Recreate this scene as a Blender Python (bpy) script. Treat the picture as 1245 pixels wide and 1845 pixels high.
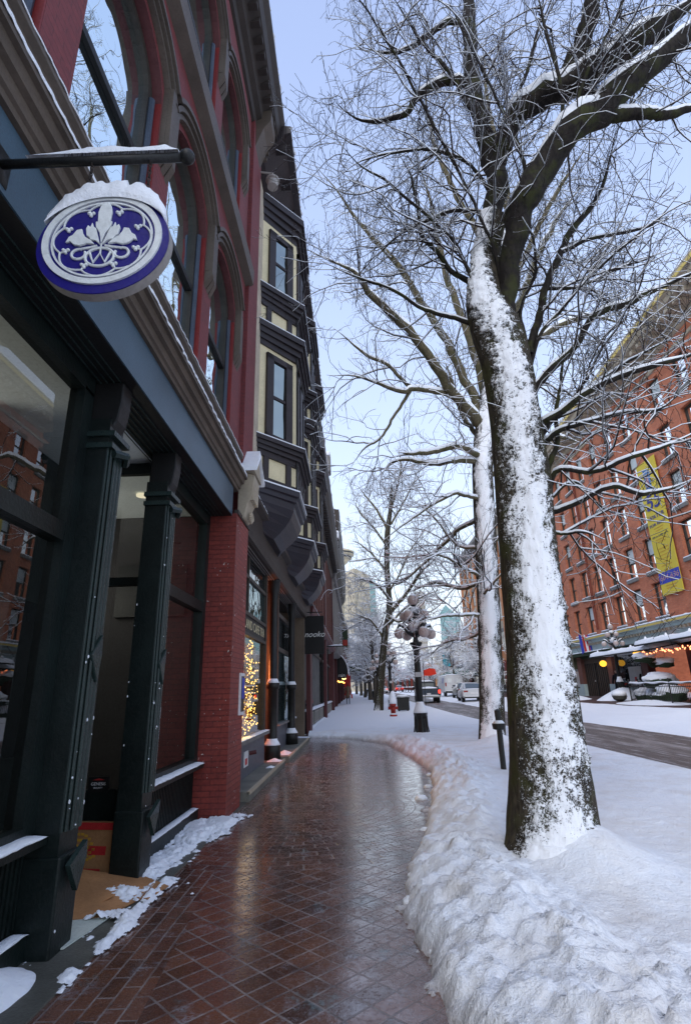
import bpy, math, random
import numpy as np
from mathutils import Vector, Matrix

# ------------------------------------------------------------------ scene, camera, light
for o in list(bpy.data.objects): bpy.data.objects.remove(o)
S = bpy.context.scene
COL = S.collection
R = math.radians
def nrm(v): v = np.array(v, float); return v/np.linalg.norm(v)
FPX, PCX, PCY = 971., 622.5, 922.5                     # focal length and centre in photo pixels
_Y = nrm((22, -323, -971)); _Z = np.array((-83., 2913, -971)); _Z = nrm(_Z-_Y*_Z.dot(_Y)); _X = np.cross(_Y, _Z)
CM = np.array([_X, _Y, _Z]); CP = np.array((0, 0, 1.35))
def at(px, py, d):                                      # photo pixel at street distance d -> world point
    r = CM@np.array((px-PCX, -(py-PCY), -FPX)); return CP+r*d/r[1]
cd = bpy.data.cameras.new('camera'); cam = bpy.data.objects.new('camera', cd); COL.objects.link(cam)
cam.matrix_world = Matrix([[*CM[0], 0], [*CM[1], 0], [*CM[2], CP[2]], [0, 0, 0, 1]])
cd.sensor_fit = 'VERTICAL'; cd.sensor_height = 36; cd.lens = FPX/1845*36; cd.clip_start = .05; cd.clip_end = 3000
S.camera = cam

SUN_EL, SUN_AZ = R(42), R(196)                          # sun direction (azimuth from +y towards +x)
W = bpy.data.worlds.new('World'); S.world = W; W.use_nodes = True
nt = W.node_tree; nt.nodes.clear()
def wn(t, **k):
    n = nt.nodes.new(t)
    for a, b in k.items(): setattr(n, a, b)
    return n
sky = wn('ShaderNodeTexSky', sky_type='NISHITA', sun_disc=False, sun_elevation=SUN_EL, sun_rotation=SUN_AZ)
sky.air_density = 1.0; sky.dust_density = 1.5; sky.ozone_density = 1.5
tc = wn('ShaderNodeTexCoord'); sep = wn('ShaderNodeSeparateXYZ'); nt.links.new(tc.outputs['Generated'], sep.inputs[0])
noi = wn('ShaderNodeTexNoise'); noi.inputs['Scale'].default_value = 1.6; noi.inputs['Detail'].default_value = 4
nt.links.new(tc.outputs['Generated'], noi.inputs['Vector'])
ad = wn('ShaderNodeMath', operation='MULTIPLY_ADD'); nt.links.new(noi.outputs['Fac'], ad.inputs[0]); ad.inputs[1].default_value = .16
nt.links.new(sep.outputs['Z'], ad.inputs[2])
rmp = wn('ShaderNodeValToRGB'); nt.links.new(ad.outputs[0], rmp.inputs[0])
cr = rmp.color_ramp; cr.elements[0].position = .06; cr.elements[0].color = (.93, .94, .92, 1)
cr.elements[1].position = 1.05; cr.elements[1].color = (.32, .41, .67, 1)
for p, c in ((.28, (.72, .84, .98, 1)), (.5, (.57, .69, .95, 1)), (.78, (.41, .52, .80, 1))):
    e = cr.elements.new(p); e.color = c
sc = wn('ShaderNodeMixRGB', blend_type='MULTIPLY'); sc.inputs[0].default_value = 1
nt.links.new(sky.outputs[0], sc.inputs[1]); sc.inputs[2].default_value = (.09, .09, .09, 1)
mx = wn('ShaderNodeMixRGB'); mx.inputs[0].default_value = .82
nt.links.new(sc.outputs[0], mx.inputs[1]); nt.links.new(rmp.outputs[0], mx.inputs[2])
bg = wn('ShaderNodeBackground'); bg.inputs[1].default_value = 1.38
nt.links.new(mx.outputs[0], bg.inputs[0]); wo = wn('ShaderNodeOutputWorld'); nt.links.new(bg.outputs[0], wo.inputs[0])
sd = bpy.data.lights.new('sun', 'SUN'); sun = bpy.data.objects.new('sun', sd); COL.objects.link(sun)
sd.energy = 1.5; sd.angle = R(40); sd.color = (1, .95, .90)
dv = Vector((math.sin(SUN_AZ)*math.cos(SUN_EL), math.cos(SUN_AZ)*math.cos(SUN_EL), math.sin(SUN_EL)))
sun.rotation_euler = dv.to_track_quat('Z', 'Y').to_euler()
S.view_settings.view_transform = 'Standard'; S.view_settings.look = 'None'
S.view_settings.exposure = 0.22; S.view_settings.gamma = 1

# ------------------------------------------------------------------ materials
def new_mat(name):
    m = bpy.data.materials.new(name); m.use_nodes = True; t = m.node_tree; t.nodes.clear()
    out = t.nodes.new('ShaderNodeOutputMaterial'); return m, t, out
class NT:
    def __init__(s, t): s.t = t
    def n(s, ty, ins=None, **k):
        n = s.t.nodes.new(ty)
        for a, b in k.items(): setattr(n, a, b)
        for a, b in (ins or {}).items():
            if isinstance(b, bpy.types.NodeSocket): s.t.links.new(b, n.inputs[a])
            else: n.inputs[a].default_value = b
        return n
    def math(s, op, a, b=0., c=0., clamp=False):
        n = s.n('ShaderNodeMath', {0: a, 1: b, 2: c}, operation=op); n.use_clamp = clamp; return n.outputs[0]
    def mix(s, f, a, b, bt='MIX'):
        return s.n('ShaderNodeMixRGB', {0: f, 1: a, 2: b}, blend_type=bt).outputs[0]
    def noise(s, vec, sc, det=4, rough=.55):
        return s.n('ShaderNodeTexNoise', {'Vector': vec, 'Scale': sc, 'Detail': det, 'Roughness': rough}).outputs['Fac']
    def ramp(s, v, lo, hi):
        return s.n('ShaderNodeMapRange', {0: v, 1: lo, 2: hi, 3: 0., 4: 1.}).outputs[0]
def c4(c, k=1.): return (c[0]*k, c[1]*k, c[2]*k, 1)
SNOWC = (.88, .90, .925, 1)
def paint(name, col, rough=.6, var=.25, scale=3., bump=.15, bscale=40., metal=0., spec=.3, dirt=None, dust=False):
    m, t, out = new_mat(name); N = NT(t)
    pos = N.n('ShaderNodeNewGeometry')
    tcn = N.n('ShaderNodeTexCoord').outputs['Object']
    a = N.noise(tcn, scale, 5, .6); b = N.noise(tcn, bscale, 3, .6)
    f = N.ramp(a, .3, .7)
    c = N.mix(f, c4(col, 1-var), c4(col, 1+var*.7))
    c = N.mix(N.math('MULTIPLY', N.ramp(b, .45, .75), .35), c, c4(dirt) if dirt else c4(col, .55))
    if dust:
        nz = N.n('ShaderNodeSeparateXYZ', {0: pos.outputs['Normal']}).outputs['Z']
        c = N.mix(N.ramp(N.math('MULTIPLY_ADD', N.noise(tcn, 25, 4), .5, nz), .75, .9), c, SNOWC)
    bp = N.n('ShaderNodeBump', {'Height': N.math('MULTIPLY_ADD', b, .6, a), 'Strength': bump, 'Distance': .02})
    p = N.n('ShaderNodeBsdfPrincipled', {'Base Color': c, 'Roughness': N.math('MULTIPLY_ADD', b, .25, rough-.12), 'Metallic': metal,
        'Specular IOR Level': spec, 'Normal': bp.outputs[0]})
    t.links.new(p.outputs[0], out.inputs[0]); return m
def brick(name, c1, c2, mortar, bw=.215, rh=.075, ms=.008, rough=.75, chips=0., bump=.5, stain=.35):
    m, t, out = new_mat(name); N = NT(t)
    tcn = N.n('ShaderNodeTexCoord').outputs['Object']
    s = N.n('ShaderNodeSeparateXYZ', {0: tcn})
    v = N.n('ShaderNodeCombineXYZ', {0: N.math('ADD', s.outputs[0], s.outputs[1]), 1: s.outputs[2], 2: 0.}).outputs[0]
    b = N.n('ShaderNodeTexBrick', {'Vector': v, 'Color1': c4(c1), 'Color2': c4(c2), 'Mortar': c4(mortar), 'Scale': 1., 'Mortar Size': ms,
        'Mortar Smooth': .3, 'Bias': 0., 'Brick Width': bw, 'Row Height': rh})
    n1 = N.noise(tcn, 1.2, 5, .65); n2 = N.noise(tcn, 30, 4)
    c = N.mix(N.math('MULTIPLY', N.ramp(n1, .35, .7), stain), b.outputs['Color'], c4(c1, .35))
    c = N.mix(N.math('MULTIPLY', N.ramp(n2, .4, .8), .4), c, c4(c2, 1.5))
    if chips:
        ch = N.ramp(N.math('MULTIPLY_ADD', N.noise(tcn, 28, 2, .5), 1., N.math('MULTIPLY', N.noise(tcn, 2.3, 2), .45)), 1.02-chips, 1.03-chips)
        c = N.mix(ch, c, (.62, .58, .55, 1))
    h = N.math('MULTIPLY_ADD', n2, .35, N.math('SUBTRACT', 1., b.outputs['Fac']))
    bp = N.n('ShaderNodeBump', {'Height': h, 'Strength': bump, 'Distance': .008})
    p = N.n('ShaderNodeBsdfPrincipled', {'Base Color': c, 'Roughness': rough, 'Normal': bp.outputs[0]})
    t.links.new(p.outputs[0], out.inputs[0]); return m
def snow_mat(name, col=SNOWC, lump=1., grit=0., slush=False):
    m, t, out = new_mat(name); N = NT(t)
    tcn = N.n('ShaderNodeTexCoord').outputs['Object']
    a = N.noise(tcn, 9, 6, .62); b = N.noise(tcn, 60, 4, .6); g = N.noise(tcn, 2.2, 5, .6)
    c = N.mix(N.ramp(a, .35, .7), (col[0]*.93, col[1]*.95, col[2]*.98, 1), col)
    if grit:
        c = N.mix(N.math('MULTIPLY', N.ramp(g, .5, .72), grit), c, (.56, .50, .45, 1))
        c = N.mix(N.ramp(N.noise(tcn, 130, 2), .74, .78), c, (.35, .3, .27, 1))
    if slush:
        z = N.n('ShaderNodeSeparateXYZ', {0: tcn}).outputs['Z']
        c = N.mix(N.math('MULTIPLY', N.ramp(N.math('MULTIPLY_ADD', a, .10, z), .125, .055), .75), c, (.36, .32, .31, 1))
        c = N.mix(N.math('MULTIPLY', N.ramp(N.noise(tcn, 1.4, 4, .65), .50, .66), .30), c, (.66, .60, .53, 1))
    bp = N.n('ShaderNodeBump', {'Height': N.math('MULTIPLY_ADD', b, .35, a), 'Strength': .6*lump, 'Distance': .035})
    p = N.n('ShaderNodeBsdfPrincipled', {'Base Color': c, 'Roughness': .75, 'Normal': bp.outputs[0], 'Specular IOR Level': .3})
    t.links.new(p.outputs[0], out.inputs[0]); return m
def mirror_glass(name, base=(.012, .016, .016), ior=1.9, tint=(1, 1, 1), wav=.02):
    m, t, out = new_mat(name); N = NT(t)
    tcn = N.n('ShaderNodeTexCoord').outputs['Object']
    bp = N.n('ShaderNodeBump', {'Height': N.noise(tcn, .9, 2), 'Strength': wav, 'Distance': .5})
    fr = N.n('ShaderNodeFresnel', {'IOR': ior, 'Normal': bp.outputs[0]})
    d = N.n('ShaderNodeBsdfDiffuse', {'Color': c4(base)}); g = N.n('ShaderNodeBsdfGlossy', {'Color': c4(tint), 'Roughness': .012, 'Normal': bp.outputs[0]})
    x = N.n('ShaderNodeMixShader', {0: fr.outputs[0], 1: d.outputs[0], 2: g.outputs[0]}); t.links.new(x.outputs[0], out.inputs[0]); return m
def clear_glass(name, ior=1.6, tint=(.75, .8, .78)):
    m, t, out = new_mat(name); N = NT(t)
    fr = N.n('ShaderNodeFresnel', {'IOR': ior})
    d = N.n('ShaderNodeBsdfTransparent', {'Color': c4(tint)}); g = N.n('ShaderNodeBsdfGlossy', {'Color': (1, 1, 1, 1), 'Roughness': .01})
    x = N.n('ShaderNodeMixShader', {0: fr.outputs[0], 1: d.outputs[0], 2: g.outputs[0]}); t.links.new(x.outputs[0], out.inputs[0]); return m
def emit(name, col, st):
    m, t, out = new_mat(name); N = NT(t)
    e = N.n('ShaderNodeEmission', {'Color': c4(col), 'Strength': st}); t.links.new(e.outputs[0], out.inputs[0]); return m
def bark_mat(name, c1, c2, snow_lo=.35, snow_hi=.5, moss=True, attr=False):
    m, t, out = new_mat(name); N = NT(t)
    tcn = N.n('ShaderNodeTexCoord').outputs['Object']
    nz = N.n('ShaderNodeSeparateXYZ', {0: N.n('ShaderNodeNewGeometry').outputs['Normal']}).outputs['Z']
    mp = N.n('ShaderNodeMapping', {'Vector': tcn, 'Scale': (1, 1, .3)}).outputs[0]
    a = N.noise(mp, 28, 5, .65); b = N.noise(tcn, 5, 4); f = N.noise(tcn, 45, 4, .6)
    c = N.mix(N.ramp(a, .35, .65), c4(c1), c4(c2))
    if moss: c = N.mix(N.math('MULTIPLY', N.ramp(b, .5, .65), .6), c, (.045, .05, .012, 1))
    if attr:
        at_ = N.n('ShaderNodeAttribute', attribute_name='snow').outputs['Fac']
        s = N.ramp(N.math('MULTIPLY_ADD', N.math('SUBTRACT', N.noise(tcn, 80, 4, .75), .5), 1.55, N.math('MULTIPLY_ADD', N.math('SUBTRACT', f, .5), .75, at_)), .46, .58)
    else:
        s = N.ramp(N.math('MULTIPLY_ADD', N.math('SUBTRACT', f, .5), .6, nz), snow_lo, snow_hi)
    c = N.mix(s, c, SNOWC)
    bp = N.n('ShaderNodeBump', {'Height': N.math('ADD', a, N.math('MULTIPLY', s, .7)), 'Strength': .7, 'Distance': .02})
    p = N.n('ShaderNodeBsdfPrincipled', {'Base Color': c, 'Roughness': .85, 'Normal': bp.outputs[0], 'Specular IOR Level': .2})
    t.links.new(p.outputs[0], out.inputs[0]); return m

M = {}
M['snow'] = snow_mat('snow'); M['snow_bank'] = snow_mat('snow_bank', grit=.34, lump=1.5, slush=True); M['snow_dirty'] = snow_mat('snow_dirty', grit=.6)
M['red_brick'] = brick('red_brick', (.19, .024, .018), (.27, .038, .024), (.13, .018, .014), .2, .062, .006, .6, chips=.06, bump=.9, stain=.6)
M['plum_brick'] = brick('plum_brick', (.15, .026, .028), (.19, .032, .032), (.10, .02, .022), .2, .062, .005, .7, bump=.45)
M['bright_red'] = paint('bright_red', (.20, .02, .018), .5, .15)
M['green'] = paint('green', (.006, .011, .010), .42, .55, 2.5, .2, 45, dirt=(.022, .026, .024))
M['green_hi'] = paint('green_hi', (.018, .032, .029), .3, .3, 6., .3, 60)
M['brown'] = paint('brown', (.10, .078, .06), .55, .25, 2.5, .25, 50)
M['brown_dk'] = paint('brown_dk', (.045, .036, .03), .6, .25, 2.5, .25, 50)
M['blue'] = paint('blue', (.055, .098, .135), .38, .2, 1.5, .12, 90, dirt=(.06, .05, .05))
M['black'] = paint('black', (.012, .012, .012), .5, .3)
M['iron'] = paint('iron', (.018, .018, .017), .4, .3, 8, .3, 70)
M['cream'] = paint('cream', (.70, .61, .38), .6, .08, 4, .08)
M['cream_wall'] = paint('cream_wall', (.52, .45, .34), .8, .25, 2.2, .5, 30, dirt=(.14, .09, .06))
M['timber'] = paint('timber', (.028, .021, .022), .5, .3)
M['plum'] = paint('plum', (.022, .019, .026), .4, .2, 2)
M['frame_blue'] = paint('frame_blue', (.045, .06, .085), .4, .3, 3, .3)
M['frame_brown'] = paint('frame_brown', (.045, .038, .03), .5, .3, 3, .2)
M['glass_up'] = mirror_glass('glass_up', (.02, .03, .03), 2.3, (.85, .95, .95), .05)
M['glass_bay'] = mirror_glass('glass_bay', (.02, .028, .022), 1.45, (.30, .34, .33), .25); M['glass_shop'] = clear_glass('glass_shop', 1.75)
M['glass_dark'] = mirror_glass('glass_dark', (.01, .012, .012), 1.8)
M['concrete'] = paint('concrete', (.17, .165, .14), .7, .3, 3, .3, 60)
M['concrete_dk'] = paint('concrete_dk', (.10, .10, .085), .45, .3, 4, .3, 60)
M['grey_panel'] = paint('grey_panel', (.10, .105, .125), .5, .15)
M['beige_wall'] = paint('beige_wall', (.16, .12, .085), .7, .3, 1.3, .2, 20)
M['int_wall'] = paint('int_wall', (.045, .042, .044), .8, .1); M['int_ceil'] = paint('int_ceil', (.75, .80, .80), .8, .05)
M['orange_brick'] = brick('orange_brick', (.46, .13, .06), (.58, .19, .09), (.40, .18, .12), .3, .1, .012, .8, bump=.4, stain=.5)
M['brown_brick'] = brick('brown_brick', (.14, .055, .04), (.18, .065, .045), (.09, .05, .04), .25, .08, .01, .8, bump=.4)
M['tan_brick'] = brick('tan_brick', (.50, .20, .08), (.56, .25, .10), (.4, .2, .12), .3, .1, .012, .8)
M['stone'] = paint('stone', (.42, .36, .27), .75, .2, 2, .3, 30); M['stone_grey'] = paint('stone_grey', (.20, .19, .18), .8, .2)
M['yellow_trim'] = paint('yellow_trim', (.62, .47, .13), .6, .1); M['pale_teal'] = paint('pale_teal', (.42, .52, .52), .5, .1)
M['blind'] = mirror_glass('blind', (.80, .84, .84), 1.6); M['blind2'] = paint('blind2', (.62, .70, .70), .35, .2, .9, .05)
M['win_dark'] = mirror_glass('win_dark', (.035, .04, .045), 2.0)
M['pipe'] = paint('pipe', (.20, .05, .03), .6, .2)
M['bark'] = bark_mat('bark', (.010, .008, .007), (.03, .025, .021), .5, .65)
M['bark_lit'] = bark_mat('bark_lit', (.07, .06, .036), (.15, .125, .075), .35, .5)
M['bark_trunk'] = bark_mat('bark_trunk', (.015, .013, .01), (.07, .058, .04), attr=True)
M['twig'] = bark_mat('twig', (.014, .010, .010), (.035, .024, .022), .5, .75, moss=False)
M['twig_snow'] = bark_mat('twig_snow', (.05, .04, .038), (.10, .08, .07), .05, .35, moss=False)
M['twig_red'] = bark_mat('twig_red', (.09, .05, .05), (.14, .09, .08), .7, .85, moss=False)
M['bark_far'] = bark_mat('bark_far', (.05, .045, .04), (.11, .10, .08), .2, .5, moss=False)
M['sign_blue'] = paint('sign_blue', (.012, .008, .17), .4, .05); M['sign_white'] = paint('sign_white', (.72, .75, .74), .5, .08, 8, .3)
M['sign_edge'] = paint('sign_edge', (.30, .28, .26), .6, .2); M['chain'] = paint('chain', (.05, .04, .035), .5, .3, metal=.6)
M['cardboard'] = paint('cardboard', (.40, .20, .085), .8, .2, 4, .2); M['card_white'] = paint('card_white', (.50, .55, .50), .8, .08)
M['red_print'] = paint('red_print', (.5, .03, .03), .6, .1); M['yellow_print'] = paint('yellow_print', (.6, .33, .04), .7, .15); M['grey_print'] = paint('grey_print', (.2, .17, .17), .7, .1)
M['white'] = paint('white', (.72, .72, .72), .5, .05); M['offwhite_text'] = paint('offwhite_text', (.8, .8, .76), .5, .03)
M['gold_text'] = paint('gold_text', (.55, .48, .30), .5, .1)
M['globe'] = paint('globe', (.50, .41, .38), .35, .06, 3, .02); M['asphalt'] = None
M['rust'] = paint('rust', (.33, .03, .02), .5, .3)
M['banner'] = paint('banner', (.68, .53, .06), .7, .08, .5, .03); M['navy'] = paint('navy', (.03, .035, .22), .5, .05); M['banner_blue'] = paint('banner_blue', (.03, .05, .40), .5, .05)
M['sky_print'] = paint('sky_print', (.10, .25, .50), .6, .4, .8); M['pink_print'] = paint('pink_print', (.55, .30, .33), .6, .2, 1.)
M['warm_bulb'] = emit('warm_bulb', (1, .55, .13), 5.); M['red_bulb'] = emit('red_bulb', (1, .28, .12), 4.)
M['amber_globe'] = emit('amber_globe', (1, .50, .05), 1.6); M['tail'] = emit('tail', (1, .06, .04), 2.2); M['head'] = emit('head', (1, .95, .85), 2.2)
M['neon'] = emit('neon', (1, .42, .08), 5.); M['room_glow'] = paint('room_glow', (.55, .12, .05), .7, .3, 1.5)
M['downlight'] = emit('downlight', (1, .85, .6), .9); M['red_down'] = emit('red_down', (1, .25, .12), 2.5)
M['tyre'] = paint('tyre', (.02, .02, .02), .8, .2); M['rim'] = paint('rim', (.3, .3, .3), .35, .1, metal=.8)
M['car_dark'] = paint('car_dark', (.05, .055, .06), .25, .1); M['car_white'] = paint('car_white', (.62, .63, .64), .3, .04); M['car_red'] = paint('car_red', (.45, .02, .02), .3, .1)
M['car_glass'] = mirror_glass('car_glass', (.05, .07, .08), 1.7)
M['skin'] = paint('skin', (.45, .27, .2), .6, .05); M['coat_brown'] = paint('coat_brown', (.20, .13, .09), .8, .15); M['coat_black'] = paint('coat_black', (.012, .012, .014), .8, .2)
M['cloth_red'] = paint('cloth_red', (.5, .04, .03), .8, .1); M['hair'] = paint('hair', (.05, .025, .015), .7, .2); M['jeans'] = paint('jeans', (.03, .03, .04), .8, .2)
M['tower'] = paint('tower', (.52, .44, .31), .7, .06, .1, .05); M['tower_shade'] = paint('tower_shade', (.40, .35, .26), .7, .06, .1, .05)
M['tower_win'] = paint('tower_win', (.26, .23, .18), .4, .2, .2); M['tower_dark'] = paint('tower_dark', (.05, .05, .05), .4, .2)
M['teal_glass'] = mirror_glass('teal_glass', (.18, .32, .32), 1.5); M['grey_far'] = paint('grey_far', (.35, .33, .30), .7, .1, .2)
M['evergreen'] = paint('evergreen', (.03, .05, .025), .8, .4, 20, .5, dust=True); M['awning_green'] = paint('awning_green', (.02, .14, .10), .7, .1)
M['wood_dark'] = paint('wood_dark', (.07, .045, .03), .6, .25, 6, .2); M['wood_red'] = paint('wood_red', (.10, .03, .03), .55, .25)
M['red_flag'] = paint('red_flag', (.75, .04, .015), .7, .05); M['flag_yellow'] = paint('flag_yellow', (.65, .45, .05), .7, .05)
M['cyan'] = paint('cyan', (.05, .35, .45), .6, .1); M['grey_board'] = paint('grey_board', (.45, .45, .45), .6, .1)

# ------------------------------------------------------------------ object helpers
def tag(o, label=None, cat=None, group=None, kind=None):
    if label: o['label'] = label
    if cat: o['category'] = cat
    if group: o['group'] = group
    if kind: o['kind'] = kind
    return o
def thing(name, label, cat, loc=(0, 0, 0), group=None):
    o = bpy.data.objects.new(name, None); COL.objects.link(o); o.location = loc; o.empty_display_size = .2
    return tag(o, label, cat, group)
def root_off(p):
    off = np.zeros(3)
    while p is not None: off += np.array(p.location); p = p.parent
    return off
def mk(name, verts, faces, mat, parent=None, smooth=False, loc=None):
    me = bpy.data.meshes.new(name)
    v = np.asarray(verts, float).reshape(-1, 3) - root_off(parent)
    if isinstance(faces, np.ndarray):
        nv, nf, k = len(v), len(faces), faces.shape[1]
        me.vertices.add(nv); me.vertices.foreach_set('co', v.astype(np.float32).ravel())
        me.loops.add(nf*k); me.loops.foreach_set('vertex_index', faces.astype(np.int32).ravel())
        me.polygons.add(nf); me.polygons.foreach_set('loop_start', (np.arange(nf)*k).astype(np.int32))
        me.update(calc_edges=True)
    else: me.from_pydata(v.tolist(), [], faces); me.update()
    if smooth: me.polygons.foreach_set('use_smooth', np.ones(len(me.polygons), bool))
    me.materials.append(M[mat] if isinstance(mat, str) else mat)
    o = bpy.data.objects.new(name, me); COL.objects.link(o); o.parent = parent
    return o
def frame_of(t, up=(0, 0, 1)):
    t = nrm(t); u = np.cross(up, t)
    if np.linalg.norm(u) < 1e-3: u = np.cross((1, 0, 0), t)
    u = nrm(u); return u, np.cross(t, u)
class MB:
    def __init__(s): s.v = []; s.f = []
    def add(s, vs, fs):
        k = len(s.v); s.v += [tuple(map(float, a)) for a in vs]; s.f += [[i+k for i in f] for f in fs]; return s
    def box(s, x0, x1, y0, y1, z0, z1):
        vs = [(x, y, z) for z in (z0, z1) for y in (y0, y1) for x in (x0, x1)]
        return s.add(vs, [(0, 2, 3, 1), (4, 5, 7, 6), (0, 1, 5, 4), (2, 6, 7, 3), (0, 4, 6, 2), (1, 3, 7, 5)])
    def quad(s, *p): return s.add(p, [tuple(range(len(p)))])
    def prism(s, poly, vec, bev=0):                      # extrude a planar polygon along vec
        n = len(poly); p = [np.array(a, float) for a in poly]; q = [a+np.array(vec) for a in p]
        return s.add(p+q, [tuple(range(n))[::-1], tuple(range(n, 2*n))]+[(i, (i+1) % n, n+(i+1) % n, n+i) for i in range(n)])
    def tube(s, pts, rad, n=8, caps=True):
        pts = [np.array(p, float) for p in pts]
        if not hasattr(rad, '__len__'): rad = [rad]*len(pts)
        rings = []; u = None
        for i, p in enumerate(pts):
            t = nrm(pts[min(i+1, len(pts)-1)]-pts[max(i-1, 0)])
            if u is None: u, w = frame_of(t)
            else: u = nrm(u-t*u.dot(t)); w = np.cross(t, u)
            rings.append([p+rad[i]*(math.cos(a)*u+math.sin(a)*w) for a in [2*math.pi*j/n for j in range(n)]])
        fs = [(i*n+j, i*n+(j+1) % n, (i+1)*n+(j+1) % n, (i+1)*n+j) for i in range(len(pts)-1) for j in range(n)]
        if caps: fs += [tuple(range(n))[::-1], tuple((len(pts)-1)*n+j for j in range(n))]
        return s.add([q for r in rings for q in r], fs)
    def lathe(s, prof, c=(0, 0, 0), n=16, sx=1, sy=1):
        vs = [(c[0]+r*sx*math.cos(2*math.pi*j/n), c[1]+r*sy*math.sin(2*math.pi*j/n), c[2]+z) for r, z in prof for j in range(n)]
        k = len(prof); fs = [(i*n+j, i*n+(j+1) % n, (i+1)*n+(j+1) % n, (i+1)*n+j) for i in range(k-1) for j in range(n)]
        fs += [tuple(range(n))[::-1], tuple((k-1)*n+j for j in range(n))]
        return s.add(vs, fs)
    def ball(s, c, r, n=12, m=8, sz=1.):
        return s.lathe([(r*math.sin(math.pi*(i+.02)/(m+.04)), -r*sz*math.cos(math.pi*(i+.02)/(m+.04))) for i in range(m+1)], c, n)
    def sweep(s, prof, y0, y1):                          # profile of (x, z) run along y
        return s.prism([(x, y0, z) for x, z in prof], (0, y1-y0, 0))
    def build(s, name, mat, parent=None, smooth=False, label=None, bevel=0):
        o = mk(name, s.v, s.f, mat, parent, smooth)
        if label: o['label'] = label
        if bevel:
            b = o.modifiers.new('b', 'BEVEL'); b.width = bevel; b.segments = 2; b.limit_method = 'ANGLE'
        return o
def text(body, size, mat, parent, origin, xdir, ydir, ext=.004, shear=0, name='lettering', align='CENTER', width=None, bold=0):
    cu = bpy.data.curves.new('t', 'FONT'); cu.body = body; cu.size = size; cu.extrude = ext; cu.shear = shear; cu.align_x = align; cu.align_y = 'CENTER'; cu.offset = bold
    to = bpy.data.objects.new('t', cu); COL.objects.link(to)
    me = bpy.data.meshes.new_from_object(to.evaluated_get(bpy.context.evaluated_depsgraph_get()))
    v = np.empty(len(me.vertices)*3); me.vertices.foreach_get('co', v); v = v.reshape(-1, 3)
    fs = [list(p.vertices) for p in me.polygons]
    bpy.data.objects.remove(to); bpy.data.curves.remove(cu)
    if width: v[:, 0] *= width/(v[:, 0].max()-v[:, 0].min())
    X = nrm(xdir); Yd = nrm(ydir); Z = np.cross(X, Yd)
    w = np.array(origin)+v[:, :1]*X+v[:, 1:2]*Yd+v[:, 2:3]*Z
    return mk(name, w, fs, mat, parent)
def copy_tree(o, parent=None):
    c = o.copy(); COL.objects.link(c); c.parent = parent
    for ch in list(o.children): copy_tree(ch, c)
    return c
# value noise
_rs = np.random.RandomState(5); _tab = _rs.rand(4096)
def vn(p):
    i = np.floor(p).astype(int); f = p-i; f = f*f*(3-2*f)
    def h(a, b, c): return _tab[((a*73856093) ^ (b*19349663) ^ (c*83492791)) & 4095]
    r = 0
    for a in (0, 1):
        for b in (0, 1):
            for c in (0, 1):
                w = (f[..., 0] if a else 1-f[..., 0])*(f[..., 1] if b else 1-f[..., 1])*(f[..., 2] if c else 1-f[..., 2])
                r = r+w*h(i[..., 0]+a, i[..., 1]+b, i[..., 2]+c)
    return r
def fbm(p, o=4, g=.5):
    a = 1.; s = 0.; t = 0.
    for k in range(o): s = s+a*vn(p*2**k+17.3*k); t += a; a *= g
    return s/t
def bump_cells(x, y, sc, seed=0):                        # rounded lumps
    gx, gy = x*sc, y*sc; ix, iy = np.floor(gx).astype(int), np.floor(gy).astype(int); best = np.full(x.shape, 9.)
    for a in (-1, 0, 1):
        for b in (-1, 0, 1):
            k = (((ix+a)*73856093) ^ ((iy+b)*19349663)+seed*977) & 4095; k2 = (k*31+7) & 4095
            d = (ix+a+_tab[k]-gx)**2+(iy+b+_tab[k2]-gy)**2; best = np.minimum(best, d/(.3+_tab[(k*17+3) & 4095]))
    return np.clip(1-best, 0, 1)

def chunks(x, y, sc, seed=0):                             # broken slabs: one tilted plateau per cell
    gx, gy = x*sc, y*sc; ix, iy = np.floor(gx).astype(int), np.floor(gy).astype(int); best = np.full(x.shape, 9.); out = np.zeros(x.shape)
    for a in (-1, 0, 1):
        for b in (-1, 0, 1):
            k = (((ix+a)*73856093) ^ ((iy+b)*19349663)+seed*977) & 4095; k2 = (k*31+7) & 4095; dx = gx-(ix+a+_tab[k]); dy = gy-(iy+b+_tab[k2]); d = dx*dx+dy*dy
            v = _tab[(k*17+3) & 4095]+(_tab[(k*13+5) & 4095]-.5)*1.3*dx+(_tab[(k*7+11) & 4095]-.5)*1.3*dy; m = d < best; out = np.where(m, v, out); best = np.minimum(best, d)
    return out

def gz(x, y): return .025*np.clip(x-3., 0, 17)+.008*np.maximum(0, y-30.)
def ground_hit(px, py, off=0.):                           # where a photo pixel meets the ground
    r = CM@np.array((px-PCX, -(py-PCY), -FPX)); d = 2.
    while d < 300:
        p = CP+r*d/r[1]
        if p[2] <= gz(p[0], p[1])+off: return p
        d += .1
    return p

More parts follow.
